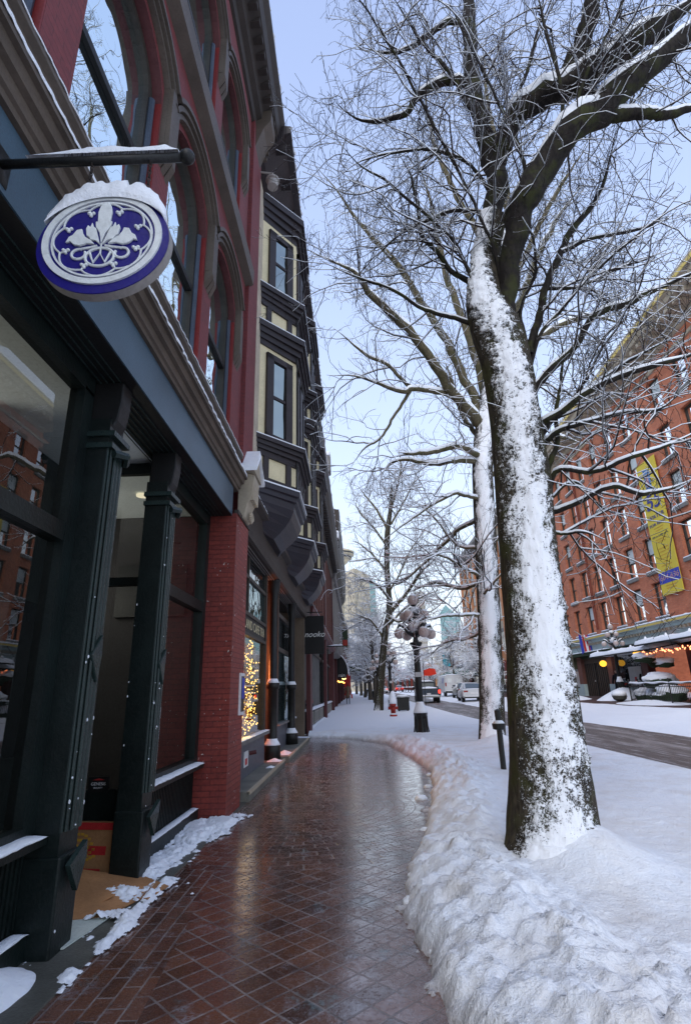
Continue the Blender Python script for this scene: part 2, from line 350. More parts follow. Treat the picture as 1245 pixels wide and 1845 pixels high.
# ------------------------------------------------------------------ ground, path, road, snow
def grid(name, xs, ys, zf, mat, mask=None, kind='structure', smooth=True, parent=None):
    X, Y = np.meshgrid(xs, ys); Z = zf(X, Y); n = len(xs); m = len(ys)
    i = np.arange(n*m).reshape(m, n); f = np.stack([i[:-1, :-1], i[:-1, 1:], i[1:, 1:], i[1:, :-1]], -1).reshape(-1, 4)
    if mask is not None:
        k = mask(X, Y); kk = (k[:-1, :-1] | k[:-1, 1:] | k[1:, 1:] | k[1:, :-1]).reshape(-1); f = f[kk]
        used = np.zeros(n*m, bool); used[f.ravel()] = True; mp = np.cumsum(used)-1; f = mp[f]
        v = np.stack([X, Y, Z], -1).reshape(-1, 3)[used]
    else: v = np.stack([X, Y, Z], -1).reshape(-1, 3)
    o = mk(name, v, f, mat, parent, smooth)
    if kind: o['kind'] = kind
    return o
gxs = np.concatenate([-np.geomspace(600, 6, 12), np.linspace(-4, 24, 15), np.geomspace(30, 600, 12)])
gys = np.concatenate([np.linspace(-60, 200, 66), np.geomspace(230, 2200, 12)])
def gzf(X, Y): return gz(X, np.minimum(Y, 160))
ground = grid('ground', gxs, gys, lambda X, Y: gzf(X, Y)-.06, 'snow')

def path_mat():
    m, t, out = new_mat('brick_path'); N = NT(t)
    P = N.n('ShaderNodeTexCoord').outputs['Object']
    s = N.n('ShaderNodeSeparateXYZ', {0: P}); x, y = s.outputs[0], s.outputs[1]
    wob = N.math('MULTIPLY', N.math('SUBTRACT', N.noise(P, 1.3, 2), .5), .05)
    def br(u, v, bw, rh, ms, off=.5):
        b = N.n('ShaderNodeTexBrick', {'Vector': N.n('ShaderNodeCombineXYZ', {0: u, 1: v}).outputs[0], 'Color1': (.050, .021, .014, 1), 'Color2': (.17, .072, .045, 1),
            'Mortar': (.03, .012, .01, 1), 'Scale': 1., 'Mortar Size': ms, 'Mortar Smooth': .4, 'Brick Width': bw, 'Row Height': rh}); b.offset = off
        return b.outputs['Color'], b.outputs['Fac']
    def polar(cx, cy):
        dx = N.math('SUBTRACT', x, cx); dy = N.math('SUBTRACT', y, cy)
        r = N.math('SQRT', N.math('ADD', N.math('MULTIPLY', dx, dx), N.math('MULTIPLY', dy, dy)))
        a = N.math('ARCTAN2', dy, dx); return r, a
    diag = br(N.math('MULTIPLY', N.math('ADD', N.math('ADD', x, y), wob), .7071), N.math('MULTIPLY', N.math('SUBTRACT', y, x), .7071), .165, .125, .0065, 0.)
    strt = br(N.math('ADD', y, wob), x, .19, .092, .0055)
    r1, a1 = polar(-.72, 7.5); p1 = br(N.math('MULTIPLY', a1, 1.5), N.math('ADD', r1, wob), .17, .125, .006)
    r2, a2 = polar(-.35, 12.3); p2 = br(N.math('MULTIPLY', a2, 1.5), N.math('ADD', r2, wob), .17, .125, .006)
    r3, a3 = polar(.9, 3.1)
    def pick(f, A, B): return N.mix(f, A[0], B[0]), N.mix(f, A[1], B[1])
    base = pick(N.math('LESS_THAN', N.math('MULTIPLY_ADD', y, .09, x), -.75), diag, strt)
    base = pick(N.math('LESS_THAN', r2, 2.3), base, p2)
    c, f = pick(N.math('LESS_THAN', r1, 2.5), base, p1)
    n1 = N.noise(P, .8, 5, .6); n2 = N.noise(P, 35, 4, .65); n3 = N.noise(P, 2.2, 6, .7); n4 = N.noise(P, 150, 2); n5 = N.noise(P, 6, 5, .7)
    c = N.mix(N.ramp(n1, .3, .7), c, N.mix(.45, c, (.14, .085, .07, 1)))
    c = N.mix(N.math('MULTIPLY', N.ramp(N.noise(P, 1.9, 4, .6), .48, .68), .5), c, (.20, .075, .03, 1))
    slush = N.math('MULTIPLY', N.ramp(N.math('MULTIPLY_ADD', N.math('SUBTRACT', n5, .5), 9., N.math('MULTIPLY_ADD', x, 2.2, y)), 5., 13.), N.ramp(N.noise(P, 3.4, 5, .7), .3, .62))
    c = N.mix(N.math('MULTIPLY', slush, .72), c, (.42, .38, .36, 1))  # thin slush film, made paler to put the sky's reflection into the colour
    c = N.mix(N.math('MULTIPLY', N.ramp(n2, .5, .7), .5), c, (.05, .02, .02, 1))
    cy = N.math('MULTIPLY', N.ramp(n3, .58, .74), N.ramp(n2, .38, .62))
    c = N.mix(N.math('MULTIPLY', cy, .55), c, (.10, .32, .36, 1))
    sp = N.math('MULTIPLY', N.ramp(n4, .66, .72), N.ramp(n5, .42, .6))
    c = N.mix(N.math('MULTIPLY', sp, .7), c, (.6, .62, .66, 1))
    ice = N.math('MULTIPLY', N.ramp(N.noise(P, 4.5, 6, .75), .56, .70), N.ramp(N.noise(P, 60, 3, .7), .42, .6))
    c = N.mix(N.math('MULTIPLY', ice, .55), c, (.42, .47, .55, 1))
    mort = N.math('MULTIPLY', f, N.ramp(n5, .35, .6)); c = N.mix(N.math('MULTIPLY', mort, .6), c, (.34, .30, .29, 1))
    ro = N.math('MULTIPLY_ADD', N.ramp(n2, .45, .62), .22, N.math('MULTIPLY_ADD', N.ramp(n5, .4, .65), .10, .10))
    ro = N.math('MULTIPLY_ADD', f, .3, ro, True)
    h = N.math('MULTIPLY_ADD', n2, .22, N.math('MULTIPLY_ADD', N.noise(P, 3, 2), .5, N.math('MULTIPLY', f, -1.2)))
    bp = N.n('ShaderNodeBump', {'Height': h, 'Strength': .5, 'Distance': .005})
    p = N.n('ShaderNodeBsdfPrincipled', {'Base Color': c, 'Roughness': ro, 'Normal': bp.outputs[0], 'Specular IOR Level': .6,
        'Coat Weight': N.math('MULTIPLY_ADD', N.ramp(n5, .38, .56), -.65, .85), 'Coat Roughness': .10, 'Coat Normal': N.n('ShaderNodeBump', {'Height': h, 'Strength': .8, 'Distance': .004}).outputs[0]})
    t.links.new(p.outputs[0], out.inputs[0]); return m
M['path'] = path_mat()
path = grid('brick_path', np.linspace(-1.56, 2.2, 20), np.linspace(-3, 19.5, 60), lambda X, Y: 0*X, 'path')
kerb = MB().box(-2.2, -1.5, -3, 7.75, -.04, .012).build('kerb_strip', 'concrete_dk'); kerb['kind'] = 'structure'
kerb2 = MB().box(-2.2, -1.5, 7.75, 19.5, -.04, .008).build('pavement_edge', 'concrete_dk'); kerb2['kind'] = 'structure'

def road_mat():
    m, t, out = new_mat('road'); N = NT(t)
    P = N.n('ShaderNodeTexCoord').outputs['Object']
    mp = N.n('ShaderNodeMapping', {'Vector': P, 'Scale': (1, .10, 1)}).outputs[0]
    a = N.noise(mp, 2.2, 5, .6); b = N.noise(P, 14, 5, .65); g = N.noise(mp, 9, 5, .7)
    c = N.mix(N.ramp(b, .35, .65), (.085, .065, .052, 1), (.15, .12, .10, 1))
    c = N.mix(N.math('MULTIPLY', N.ramp(a, .48, .62), .65), c, (.36, .32, .30, 1))
    c = N.mix(N.math('MULTIPLY', N.ramp(g, .54, .66), .65), c, (.50, .47, .47, 1))
    bp = N.n('ShaderNodeBump', {'Height': N.math('ADD', b, g), 'Strength': .6, 'Distance': .05})
    p = N.n('ShaderNodeBsdfPrincipled', {'Base Color': c, 'Roughness': .55, 'Normal': bp.outputs[0]})
    t.links.new(p.outputs[0], out.inputs[0]); return m
M['road'] = road_mat()
rys = np.concatenate([np.arange(2, 30, .25), np.arange(30, 170, 2.)])
road = grid('road', np.arange(4.2, 9.3, .15), rys, lambda X, Y: gz(X, Y)-.02+.03*fbm(np.stack([X*2.5, Y*.35, 0*X], -1), 3), 'road')
fwalk = grid('far_pavement', np.linspace(12.0, 18.3, 22), np.arange(5, 170, 2.), lambda X, Y: gz(X, Y)+.02, M['path'] if 0 else paint('far_brick', (.085, .05, .045), .5, .3, 3, .3, 30))

EX = np.array([1.0, 2.2, 2.96, 3.6, 4.5, 5.5, 6.6, 8.5, 10.3, 12.5, 14.2, 15.6, 16.6, 30]); EV = np.array([.62, .46, .36, .27, .27, .50, .72, 1.02, 1.20, 1.08, .86, .74, .55, .5])
def edge_d(X, Y):
    w = .10*(fbm(np.stack([X*3, Y*3, 0*X+3], -1), 4)-.5)+.09*(fbm(np.stack([X*9, Y*9, 0*X+8], -1), 3)-.5)
    xe = np.interp(Y, EX, EV); yt = np.interp(X, [-1.7, -1.46, -.46, .2, .74, 2], [18.5, 18.3, 17.7, 16.6, 15.6, 14])
    return np.maximum(X-xe, (Y-yt)*.9)+w
TR1 = (1.62, 4.72); TR2 = (3.22, 13.9)
def snow_h(X, Y):
    d = edge_d(X, Y); P = np.stack([X, Y, 0*X], -1)
    near = np.clip(1-(Y-15)/3, .25, 1)
    rough = np.exp(-np.maximum(d-.55-.25*np.clip(4.5-Y, 0, 2)*1.2, 0)/.22)
    h = .13*(1-np.exp(-np.maximum(d, 0)/.15))
    h += near*.075*np.exp(-((d-.50)/.34)**2)*(.6+.8*fbm(P*1.3+5, 2))
    rid = 1-np.abs(2*fbm(P*3.1+11, 3, .5)-1)*2.2; zone = np.clip(fbm(P*.9+21, 2)*2.4-.6, .25, 1.3)
    lump = zone*.07*(rid-.5)+.10*(fbm(P*5.2, 5, .66)-.5)+.05*(bump_cells(X+.05*fbm(P*7, 2), Y, 5.5)-.3)*fbm(P*2+3, 2)*1.6+.035*bump_cells(X+.3, Y, 13, 3)*(fbm(P*3+7, 2) > .5)+.022*bump_cells(X, Y, 27, 5)+.085*(fbm(P*14+2, 4, .68)-.5)
    wx, wy = X+.05*fbm(P*6+4, 2), Y+.05*fbm(P*6+9, 2)
    lump = lump*.75+(.055*(chunks(wx, wy, 5.5)-.5)+.03*(chunks(wx, wy, 12, 3)-.5))*np.clip(fbm(P*1.1+33, 2)*2.6-.7, 0, 1.2)
    h += near*rough*lump*np.clip(d/.08, 0, 1)*.95
    h += (1-rough)*(.03*(fbm(P*1.1, 3)-.5)+.006*(fbm(P*9, 2)-.5))*np.clip(d/.2, 0, 1)
    for (tx, ty), r, hh in ((TR1, .36, .26), (TR2, .36, .18)):
        q = np.hypot(X-tx, (Y-ty+.18)*.8); h += hh*np.exp(-(q/r)**2*.9)
    e = 4.86+.18*(fbm(np.stack([X*0, Y*.9, 0*X], -1), 4)-.5)*2+.02*np.maximum(Y-20, 0)*0
    h *= np.clip((e-X)/.22, 0, 1)**.6
    isl = fbm(np.stack([X*7, Y*7, 0*X+12], -1), 5, .65)-.62+.35*np.clip(d/.45, -1, 0)
    h = np.where(d < -.012, np.where((isl > 0) & (Y < 17.6), np.minimum(.002+isl*.22, .02), -.03), h-.03*(d < 0))
    return gz(X, Y)+h+.004
xs = np.arange(-1.62, 5.15, .026)
ys = [1.2]
while ys[-1] < 20: ys.append(ys[-1]+max(.022, .0058*ys[-1]))
ys = np.array(ys)
bank = grid('snow_bank', xs, ys, snow_h, 'snow_bank', mask=lambda X, Y: (edge_d(X, Y) > -.012) | (snow_h(X, Y) > .004), kind='structure')
bank2 = grid('snow_pavement', np.arange(-1.75, 5.2, .09), np.concatenate([np.arange(ys[-1], 60, .2), np.arange(60, 170, 1.)]),
             lambda X, Y: snow_h(X, Y)+.012*(fbm(np.stack([X*2.5, Y*1.5, 0*X], -1), 4)-.5), 'snow')
def far_h(X, Y):
    P = np.stack([X*1., Y*.6, 0*X], -1)
    a = 7.75+.3*(fbm(np.stack([0*X, Y*.5, 0*X+4], -1), 3)-.5); b = 12.9+1.3*(fbm(np.stack([0*X, Y*.35, 0*X+9], -1), 3)-.5)
    e = np.clip((X-a)/.6, 0, 1)**.7*np.clip((b-X)/.35, 0, 1)**.7
    h = .08+.12*np.exp(-((X-11.8)/.9)**2)+.12*(fbm(P*1.4, 4)-.45)
    return gz(X, Y)+e*h+.03*e-.03
berm = grid('snow_berm', np.arange(7.5, 14, .09), np.concatenate([np.arange(8, 40, .16), np.arange(40, 170, .8)]), far_h, 'snow')
# snow heaps on the far pavement
def heap(cx, cy, rx, ry, h, label, cat='snow heap', group=None, base=None, mat='snow', n=40, sharp=1.2, seed=0, name='snow_heap'):
    xs = np.linspace(cx-rx, cx+rx, n); ys = np.linspace(cy-ry, cy+ry, n)
    def hf(X, Y):
        q = np.hypot((X-cx)/rx, (Y-cy)/ry)+.25*(fbm(np.stack([X*3/rx*.5, Y*3/ry*.5, 0*X+seed], -1), 3)-.5)
        z = h*np.clip(1-q**sharp, -.05, 1)*(1+.25*(fbm(np.stack([X*5/rx*.4, Y*5/ry*.4, 0*X+seed+4], -1), 3)-.5))
        return (gz(X, Y) if base is None else base)+z
    o = grid(name, xs, ys, hf, mat, mask=lambda X, Y: hf(X, Y) > (gz(X, Y) if base is None else base)-.01, kind=None)
    tag(o, label, cat, group); return o
heap(16.7, 36.2, 1.7, 1.7, .75, 'white snow heap banked round the base of the far lamp post')
heap(14.6, 40.5, 1.6, 2.4, .45, 'low snow heap on the far pavement left of the far lamp post', seed=3)
heap(15.2, 30.0, 1.3, 3.2, .22, 'thin snow drift in front of the iron patio railing', seed=6)
# thin snow left along the wall foot
def patch(name, x0, x1, y0, y1, f, label, th=.5, mat='snow', step=.011, z0=.012):
    def hf(X, Y):
        n = fbm(np.stack([X*6, Y*4, 0*X], -1), 6, .72)+f(X, Y)
        return z0+np.clip((n-th)*.20, -.004, .05)
    o = grid(name, np.arange(x0, x1, step), np.arange(y0, y1, step), hf, mat, mask=lambda X, Y: hf(X, Y) > z0+.0005, kind=None); tag(o, label, 'snow'); return o
g2 = lambda X, Y, a, b, s, t_, k: k*np.exp(-((X-a)/s)**2-((Y-b)/t_)**2)
patch('snow_patch', -1.98, -1.1, 4.5, 7.4, lambda X, Y: g2(X, Y, -1.72, 6.3, .28, .9, .5)+g2(X, Y, -1.72, 5.0, .16, .35, .5)+g2(X, Y, -1.45, 6.75, .12, .5, .25)-.25, 'thin trodden snow patch along the green panel and red brick pier')
patch('snow_patch', -1.9, -1.2, 3.1, 4.9, lambda X, Y: g2(X, Y, -1.50, 4.0, .06, .9, .32)+g2(X, Y, -1.75, 3.1, .14, .18, .2)-.17, 'streak of thin snow on the grey strip beside the cardboard')
heap(-1.86, 3.1, .22, .35, .11, 'small rounded snow lump at the foot of the near green pillar', base=.01, seed=8)

# ------------------------------------------------------------------ left: red brick building with dark green shop front
XW = -1.6
A = thing('brick_building', 'dark red brick building with arched windows, blue fascia and dark green shop front at left', 'building', (-1.6, 3, 0))
YC = [-1.73, -.21, 1.31, 2.83, 4.35, 5.87]; HW = .60
def arch(yc, zs, r, n=14, a0=0, a1=math.pi): return [(yc-r*math.cos(a0+(a1-a0)*i/n), zs+r*.78*math.sin(a0+(a1-a0)*i/n)) for i in range(n+1)]
wall = MB(); y_lo, y_hi = -2.49, 7.05
def upper(z0, zs, z1, sill):
    for k, yc in enumerate(YC):
        a, b = yc-.76, yc+.76
        if k == len(YC)-1: b = y_hi
        ar = arch(yc, zs, HW)
        wall.quad((XW, a, z0), (XW, b, z0), (XW, b, sill), (XW, a, sill))
        wall.quad((XW, a, sill), (XW, yc-HW, sill), (XW, yc-HW, zs), (XW, a, zs))
        wall.quad((XW, yc+HW, sill), (XW, b, sill), (XW, b, zs), (XW, yc+HW, zs))
        wall.quad((XW, a, zs), (XW, yc-HW, zs), (XW, yc-HW, z1), (XW, a, z1)); wall.quad((XW, yc+HW, zs), (XW, b, zs), (XW, b, z1), (XW, yc+HW, z1))
        for i in range(len(ar)-1):
            (ya, za), (yb, zb) = ar[i], ar[i+1]; wall.quad((XW, ya, za), (XW, yb, zb), (XW, yb, z1), (XW, ya, z1))
upper(4.3, 6.45, 7.7, 4.62); upper(7.7, 9.75, 11.4, 8.0)
wall.box(XW-.25, XW-.02, y_lo, 7.8, 11.4, 13.2)
wall.build('wall', 'plum_brick', A)
# pilaster at the far end and the red brick pier below it
MB().box(-1.9, -1.54, 7.08, 7.78, 4.4, 11.35).build('pilaster', 'plum_brick', A)
MB().box(-2.6, -1.54, 6.83, 7.62, 0, 3.66).build('pier', 'red_brick', A)
MB().box(-1.58, -1.525, 6.86, 7.66, 3.66, 3.72).build('pier_cap', 'brown_dk', A)
# windows
for (zs, sill) in ((6.45, 4.62), (9.75, 8.0)):
    for yc in YC[1:]:
        gl = [(yc-HW, sill)]+arch(yc, zs, HW)+[(yc+HW, sill)]
        f = MB(); xg = XW-.09
        inner = [(yc-HW+.09, sill+.09)]+arch(yc, zs, HW-.09)+[(yc+HW-.09, sill+.09)]
        n = len(gl)
        for i in range(n-1):
            f.prism([(xg, *gl[i]), (xg, *gl[i+1]), (xg, *inner[i+1]), (xg, *inner[i])], (-.06, 0, 0))
        f.prism([(xg, *gl[-1]), (xg, *gl[0]), (xg, *inner[0]), (xg, *inner[-1])], (-.06, 0, 0))
        zm = sill+(zs-sill)*.56
        w = f.build('window', 'frame_brown', A)
        rv = MB(); ar = [(yc-HW, sill)]+arch(yc, zs, HW)+[(yc+HW, sill)]
        for i in range(len(ar)-1):
            (ya, za), (yb, zb) = ar[i], ar[i+1]; rv.quad((XW, ya, za), (XW, yb, zb), (XW-.16, yb, zb), (XW-.16, ya, za))
        rv.build('reveal', 'wood_red', w)
        MB().box(XW-.11, XW-.001, yc+HW-.012, yc+HW-.001, sill+.01, zs-.02).build('jamb', 'bright_red', w)
        e = MB().tube([(xg+.012, yc+HW-.04, sill), (xg+.012, yc+HW-.04, zs-.02)], .034, 8); e.build('sash_rod', 'frame_blue', w)
        MB().box(xg-.043, xg-.005, yc-HW+.09, yc+HW-.09, zm-.035, zm+.035).build('meeting_rail', 'black', w)
        g = [(xg-.045, y_, z_) for y_, z_ in inner]; MB().quad(*g).build('pane', 'glass_up', w)
        MB().box(xg+.0, XW+.03, yc-HW-.0, yc+HW+.0, sill-.10, sill-.01).build('sill', 'brown', w)
# ribbed hood moulds running from pier to pier
def hood(zs, name='hood_mould'):
    for band, (r, x0, x1) in enumerate(((.68, XW, XW+.055), (.745, XW, XW+.085), (.81, XW, XW+.11))):
        for k, yc in enumerate(YC[1:]):
            b = MB(); rr = r; th = .05
            lim = math.acos(min(1, .76/(rr+th)))
            pts = arch(yc, zs, rr, 20, lim if rr+th > .76 else 0, math.pi-(lim if rr+th > .76 else 0)); po = arch(yc, zs, rr+th, 20, lim, math.pi-lim)
            pts = arch(yc, zs, rr, 20, lim, math.pi-lim)
            for i in range(20):
                b.prism([(x0, *pts[i]), (x0, *pts[i+1]), (x0, *po[i+1]), (x0, *po[i])], (x1-x0, 0, 0))
            b.build(name, 'brown', A)
    for k in range(len(YC)):
        yp = YC[k]+.76
        if yp < -1: continue
        for q, dy in enumerate((-.10, -.01, .08)):
            MB().box(XW, XW+.09-.012*q, yp+dy-.035, yp+dy+.035, zs-.50, zs+.22).build('hood_leg', 'brown', A)
            MB().prism([(XW, yp+dy-.035, zs-.50), (XW+.09-.012*q, yp+dy-.035, zs-.50), (XW, yp+dy-.035, zs-.66)], (0, .07, 0)).build('hood_foot', 'brown', A)
        MB().box(XW, XW+.05, yp-.14, yp+.12, zs-.46, zs+.26).build('hood_block', 'brown', A)
hood(6.45); hood(9.75)
MB().sweep([(XW, 7.60), (XW+.12, 7.66), (XW+.13, 7.92), (XW+.03, 7.97), (XW, 7.97)], y_lo, 7.12).build('belt_course', 'brown', A)
# top cornice with snow line, and the console bracket at its end
MB().sweep([(XW, 11.3), (XW+.05, 11.32), (XW+.07, 11.5), (XW+.16, 11.55), (XW+.18, 11.72), (XW+.20, 11.74), (XW+.38, 11.86), (XW+.42, 12.08), (XW+.50, 12.2), (XW+.50, 12.32), (XW, 12.36)], y_lo, 7.95).build('cornice', 'brown_dk', A)
for i in range(44): MB().box(XW+.2, XW+.36, y_lo+.1+i*.24, y_lo+.2+i*.24, 11.74, 11.86).build('dentil', 'brown_dk', A)
br = MB(); prof = [(XW+.0, 11.75), (XW+.34, 11.75), (XW+.33, 11.5), (XW+.2, 11.3), (XW+.1, 11.0), (XW+.06, 10.85), (XW, 10.8)]
br.sweep(prof, 7.2, 7.66)
for i in range(4): br.box(XW+.02, XW+.28-.03*i, 7.66, 7.70, 11.55-.16*i, 11.63-.16*i)
br.build('bracket', 'brown', A)
# lower cornice: blue fascia, mouldings, ledges with bird spikes and snow
MB().box(-1.72, XW, y_lo, 6.83, 3.63, 4.03).build('fascia', 'blue', A)
MB().sweep([(-1.7, 4.03), (-1.57, 4.035), (-1.565, 4.07), (-1.545, 4.08), (-1.535, 4.14), (-1.50, 4.15), (-1.485, 4.21), (-1.455, 4.215), (-1.455, 4.25), (-1.56, 4.27), (-1.56, 4.52), (-1.525, 4.54), (-1.525, 4.575), (-1.62, 4.6), (-1.7, 4.6)], y_lo, 7.02).build('shop_cornice', 'brown', A)
def ridge(name, x0, x1, y0, y1, z, h, parent, mat='snow', step=.03, seed=0, rag=.25):
    ys = np.arange(y0, y1+step, step); k = len(ys); P = np.stack([ys*6, 0*ys+seed, 0*ys], -1)
    n = fbm(P*1.7, 4, .6); hh = h*(.6+.8*n)*np.clip((ys-y0)/.06+.15, 0, 1)*np.clip((y1-ys)/.06+.15, 0, 1); xo = (x1-x0)*rag*(fbm(P*3.3+9, 3)-.5)
    prof = [(0, 0), (.02, .6), (.25, 1), (.6, 1), (.95, .7), (1.06, .25), (1.0, 0)]
    V = [(x0+(x1-x0)*a+(xo[i] if a > .5 else 0), ys[i], z+hh[i]*b) for i in range(k) for a, b in prof]; m = len(prof)
    F = [(i*m+j, i*m+j+1, (i+1)*m+j+1, (i+1)*m+j) for i in range(k-1) for j in range(m-1)]+[tuple(range(m))[::-1], tuple((k-1)*m+j for j in range(m))]
    return mk(name, V, F, mat, parent, True)
ridge('snow_cap', -1.56, -1.45, y_lo, 7.0, 4.25, .055, A, seed=1); ridge('snow_cap', -1.6, -1.52, y_lo, 7.0, 4.578, .022, A, seed=2)
ridge('snow_cap', XW, XW+.46, y_lo, 7.9, 12.33, .08, A, seed=3)
rnd = random.Random(3); sp = MB()
for i in range(560):
    y = y_lo+2+i*(7.0-y_lo-2)/560; a = rnd.uniform(-.03, .03); c = rnd.uniform(-.01, .05); h = rnd.uniform(.05, .10); x = -1.50+rnd.uniform(-.03, .02)
    sp.add([(x, y-.0016, 4.25), (x, y+.0016, 4.25), (x+.002, y, 4.25), (x+c, y+a, 4.26+h)], [(0, 1, 3), (1, 2, 3), (2, 0, 3)])
for i in range(300):
    y = y_lo+2+i*(7.0-y_lo-2)/300; a = rnd.uniform(-.03, .03); h = rnd.uniform(.03, .07); x = -1.55
    sp.add([(x, y-.0016, 4.58), (x, y+.0016, 4.58), (x+.002, y, 4.58), (x+.03, y+a, 4.58+h)], [(0, 1, 3), (1, 2, 3), (2, 0, 3)])
tag(sp.build('bird_spikes', 'brown_dk', A), kind='stuff')
# corner console above the brick pier
cs = MB().sweep([(-1.6, 3.66), (-1.5, 3.7), (-1.46, 3.9), (-1.40, 4.02), (-1.37, 4.32), (-1.6, 4.4)], 7.12, 7.52)
for i in range(4): cs.box(-1.5, -1.375+.0, 7.14+i*.1, 7.19+i*.1, 3.95, 4.28)
cs.build('console', 'stone', A, bevel=.01)
sc_ = MB()
for i in range(22):
    a = i*.38; r = .10-.004*i
    if i: sc_.tube([p0, (-1.44, 7.32+r*math.cos(a), 3.72+r*math.sin(a))], .022, 6)
    p0 = (-1.44, 7.32+r*math.cos(a), 3.72+r*math.sin(a))
sc_.build('console_scroll', 'stone', A)
MB().prism([(-1.62, 7.05, 4.36), (-1.62, 7.62, 4.36), (-1.62, 7.34, 4.66)], (.26, 0, 0)).build('console_pediment', 'stone', A)
for s_ in (-1, 1):
    mk('snow_cap', [(-1.62, 7.34+s_*.34, 4.35), (-1.32, 7.34+s_*.34, 4.35), (-1.32, 7.34, 4.70), (-1.62, 7.34, 4.70), (-1.62, 7.34+s_*.34, 4.41), (-1.32, 7.34+s_*.34, 4.41), (-1.34, 7.34, 4.80), (-1.62, 7.34, 4.80)],
       [(0, 1, 2, 3), (4, 5, 6, 7), (0, 1, 5, 4), (1, 2, 6, 5), (2, 3, 7, 6), (3, 0, 4, 7)], 'snow', A)
# camera-like box and dark soffit of the shop front
sf = MB().box(-2.75, -1.61, y_lo, 6.83, 3.625, 3.70)
sf.build('soffit', 'black', A); sr = MB()
for i in range(7): sr.box(-1.72-i*.05, -1.714-i*.05, y_lo, 6.8, 3.612, 3.624)
sr.build('soffit_bead', 'green_hi', A)
# iron columns with ribbed corners, capitals and panelled bases
def column(y):
    c = MB().box(-1.94, -1.74, y, y+.22, 0, 3.30).build('column', 'green', A)
    rb = MB()
    for i, (dx, dy) in enumerate(((0, .012), (.026, .04), (.05, .075), (.05, .12), (.05, .165), (.03, .2))):
        rb.tube([(-1.745+dx*.6, y+dy, .62), (-1.745+dx*.6, y+dy, 3.08)], .013, 6)
    rb.build('rib', 'green_hi', c)
    MB().box(-1.95, -1.715, y-.012, y+.235, .0, .50).build('plinth', 'green', c, bevel=.012)
    MB().prism([(-1.70, y+.02, .45), (-1.66, y+.12, .56), (-1.70, y+.22, .45), (-1.69, y+.12, .30)], (.03, 0, 0)).build('shield', 'green_hi', c)
    MB().prism([(-1.73, y+.05, 1.62), (-1.70, y+.12, 1.75), (-1.73, y+.19, 1.62), (-1.71, y+.12, 1.45)], (.03, 0, 0)).build('ornament', 'green_hi', c, bevel=.006)
    cap = MB().box(-1.95, -1.70, y-.02, y+.24, 3.06, 3.10).box(-1.95, -1.69, y-.025, y+.245, 3.15, 3.19)
    cap.tube([(-1.70, y+.02, 3.02), (-1.65, y+.12, 3.04), (-1.70, y+.22, 3.02)], .03, 6); cap.build('capital', 'green_hi', c)
    MB().prism([(-1.93, y+.03, 3.2), (-1.76, y+.03, 3.2), (-1.71, y+.03, 3.3), (-1.69, y+.03, 3.45), (-1.69, y+.03, 3.62), (-1.93, y+.03, 3.62)], (0, .16, 0)).build('bracket', 'black', c, bevel=.01)
    fl = MB(); rn = random.Random(int(y*10))
    for _ in range(26):
        z = rn.choice((rn.uniform(.5, 3.0), rn.uniform(.1, 1.6))); e = rn.choice(((-1.715, .02), (-1.705, .1), (-1.72, .2), (-1.93, -.002)))
        fl.ball((e[0]+rn.uniform(-.006, .006), y+e[1], z), rn.uniform(.002, .007), 6, 4, rn.uniform(.8, 2.2))
    tag(fl.build('snow_flecks', 'snow', c), kind='stuff')
    return c
for y in (.75, 3.50, 4.75): column(y)
# shop windows: near glazing, entrance recess, window beside the pier
def shopwin(y0, y1, x=-1.95, zb=.62, panel=True, label=None, z1=3.5):
    f = MB(); f.box(x-.05, x+.06, y0, y0+.09, zb, z1); f.box(x-.05, x+.06, y1-.13, y1, zb, z1); f.box(x-.05, x+.06, y0, y1, z1-.02, 3.625); f.box(x-.05, x+.055, y0+.09, y1-.13, 2.34, 2.46)
    f.box(x-.05, x+.06, y0+.09, y1-.13, zb-.0, zb+.05); w = f.build('shop_window', 'green', A)
    MB().quad((x, y0+.09, zb+.05), (x, y1-.13, zb+.05), (x, y1-.13, 2.34), (x, y0+.09, 2.34)).build('pane', 'glass_shop', w)
    MB().quad((x, y0+.09, 2.46), (x, y1-.13, 2.46), (x, y1-.13, z1-.02), (x, y0+.09, z1-.02)).build('pane', 'glass_shop', w)
    p = MB().box(x-.1, x+.02, y0, y1, .0, zb)
    for i in range(int((y1-y0)/.045)): p.box(x+.02, x+.032, y0+i*.045+.01, y0+i*.045+.026, .16, zb-.08)
    p.box(x, x+.10, y0, y1, 0, .14); p.build('stall_riser', 'green', w)
    MB().box(x-.02, x+.14, y0, y1, zb-.055, zb-.012).build('sill', 'green', w)
    ridge('snow_cap', x+.02, x+.15, y0+.02, y1-.02, zb-.012, .022, w, seed=y0)
    ridge('snow_cap', x+.03, x+.11, y0+.02, y1-.02, .14, .018, w, seed=y0+3)
    return w
shopwin(.97, 3.50); shopwin(-2.4, .75); shopwin(4.97, 6.83)
rc = MB(); rc.box(-2.14, -2.06, 5.0, 5.2, 0, 3.63); 
d_ = MB(); x0, x1, yy = -2.95, -1.98, 5.02
d_.box(x0, x0+.07, yy, yy+.06, .1, 3.55); d_.box(x1-.05, x1, yy, yy+.06, .1, 3.55); d_.box(x0+.07, x1-.05, yy, yy+.06, 2.36, 2.44); d_.box(x0+.07, x1-.05, yy, yy+.06, 3.50, 3.62)
d_.box(x0+.07, x1-.05, yy, yy+.06, .08, .62)
side = d_.build('return_window', 'green', A)
MB().quad((x0+.07, yy+.03, .62), (x1-.05, yy+.03, .62), (x1-.05, yy+.03, 2.36), (x0+.07, yy+.03, 2.36)).build('pane', 'glass_shop', side)
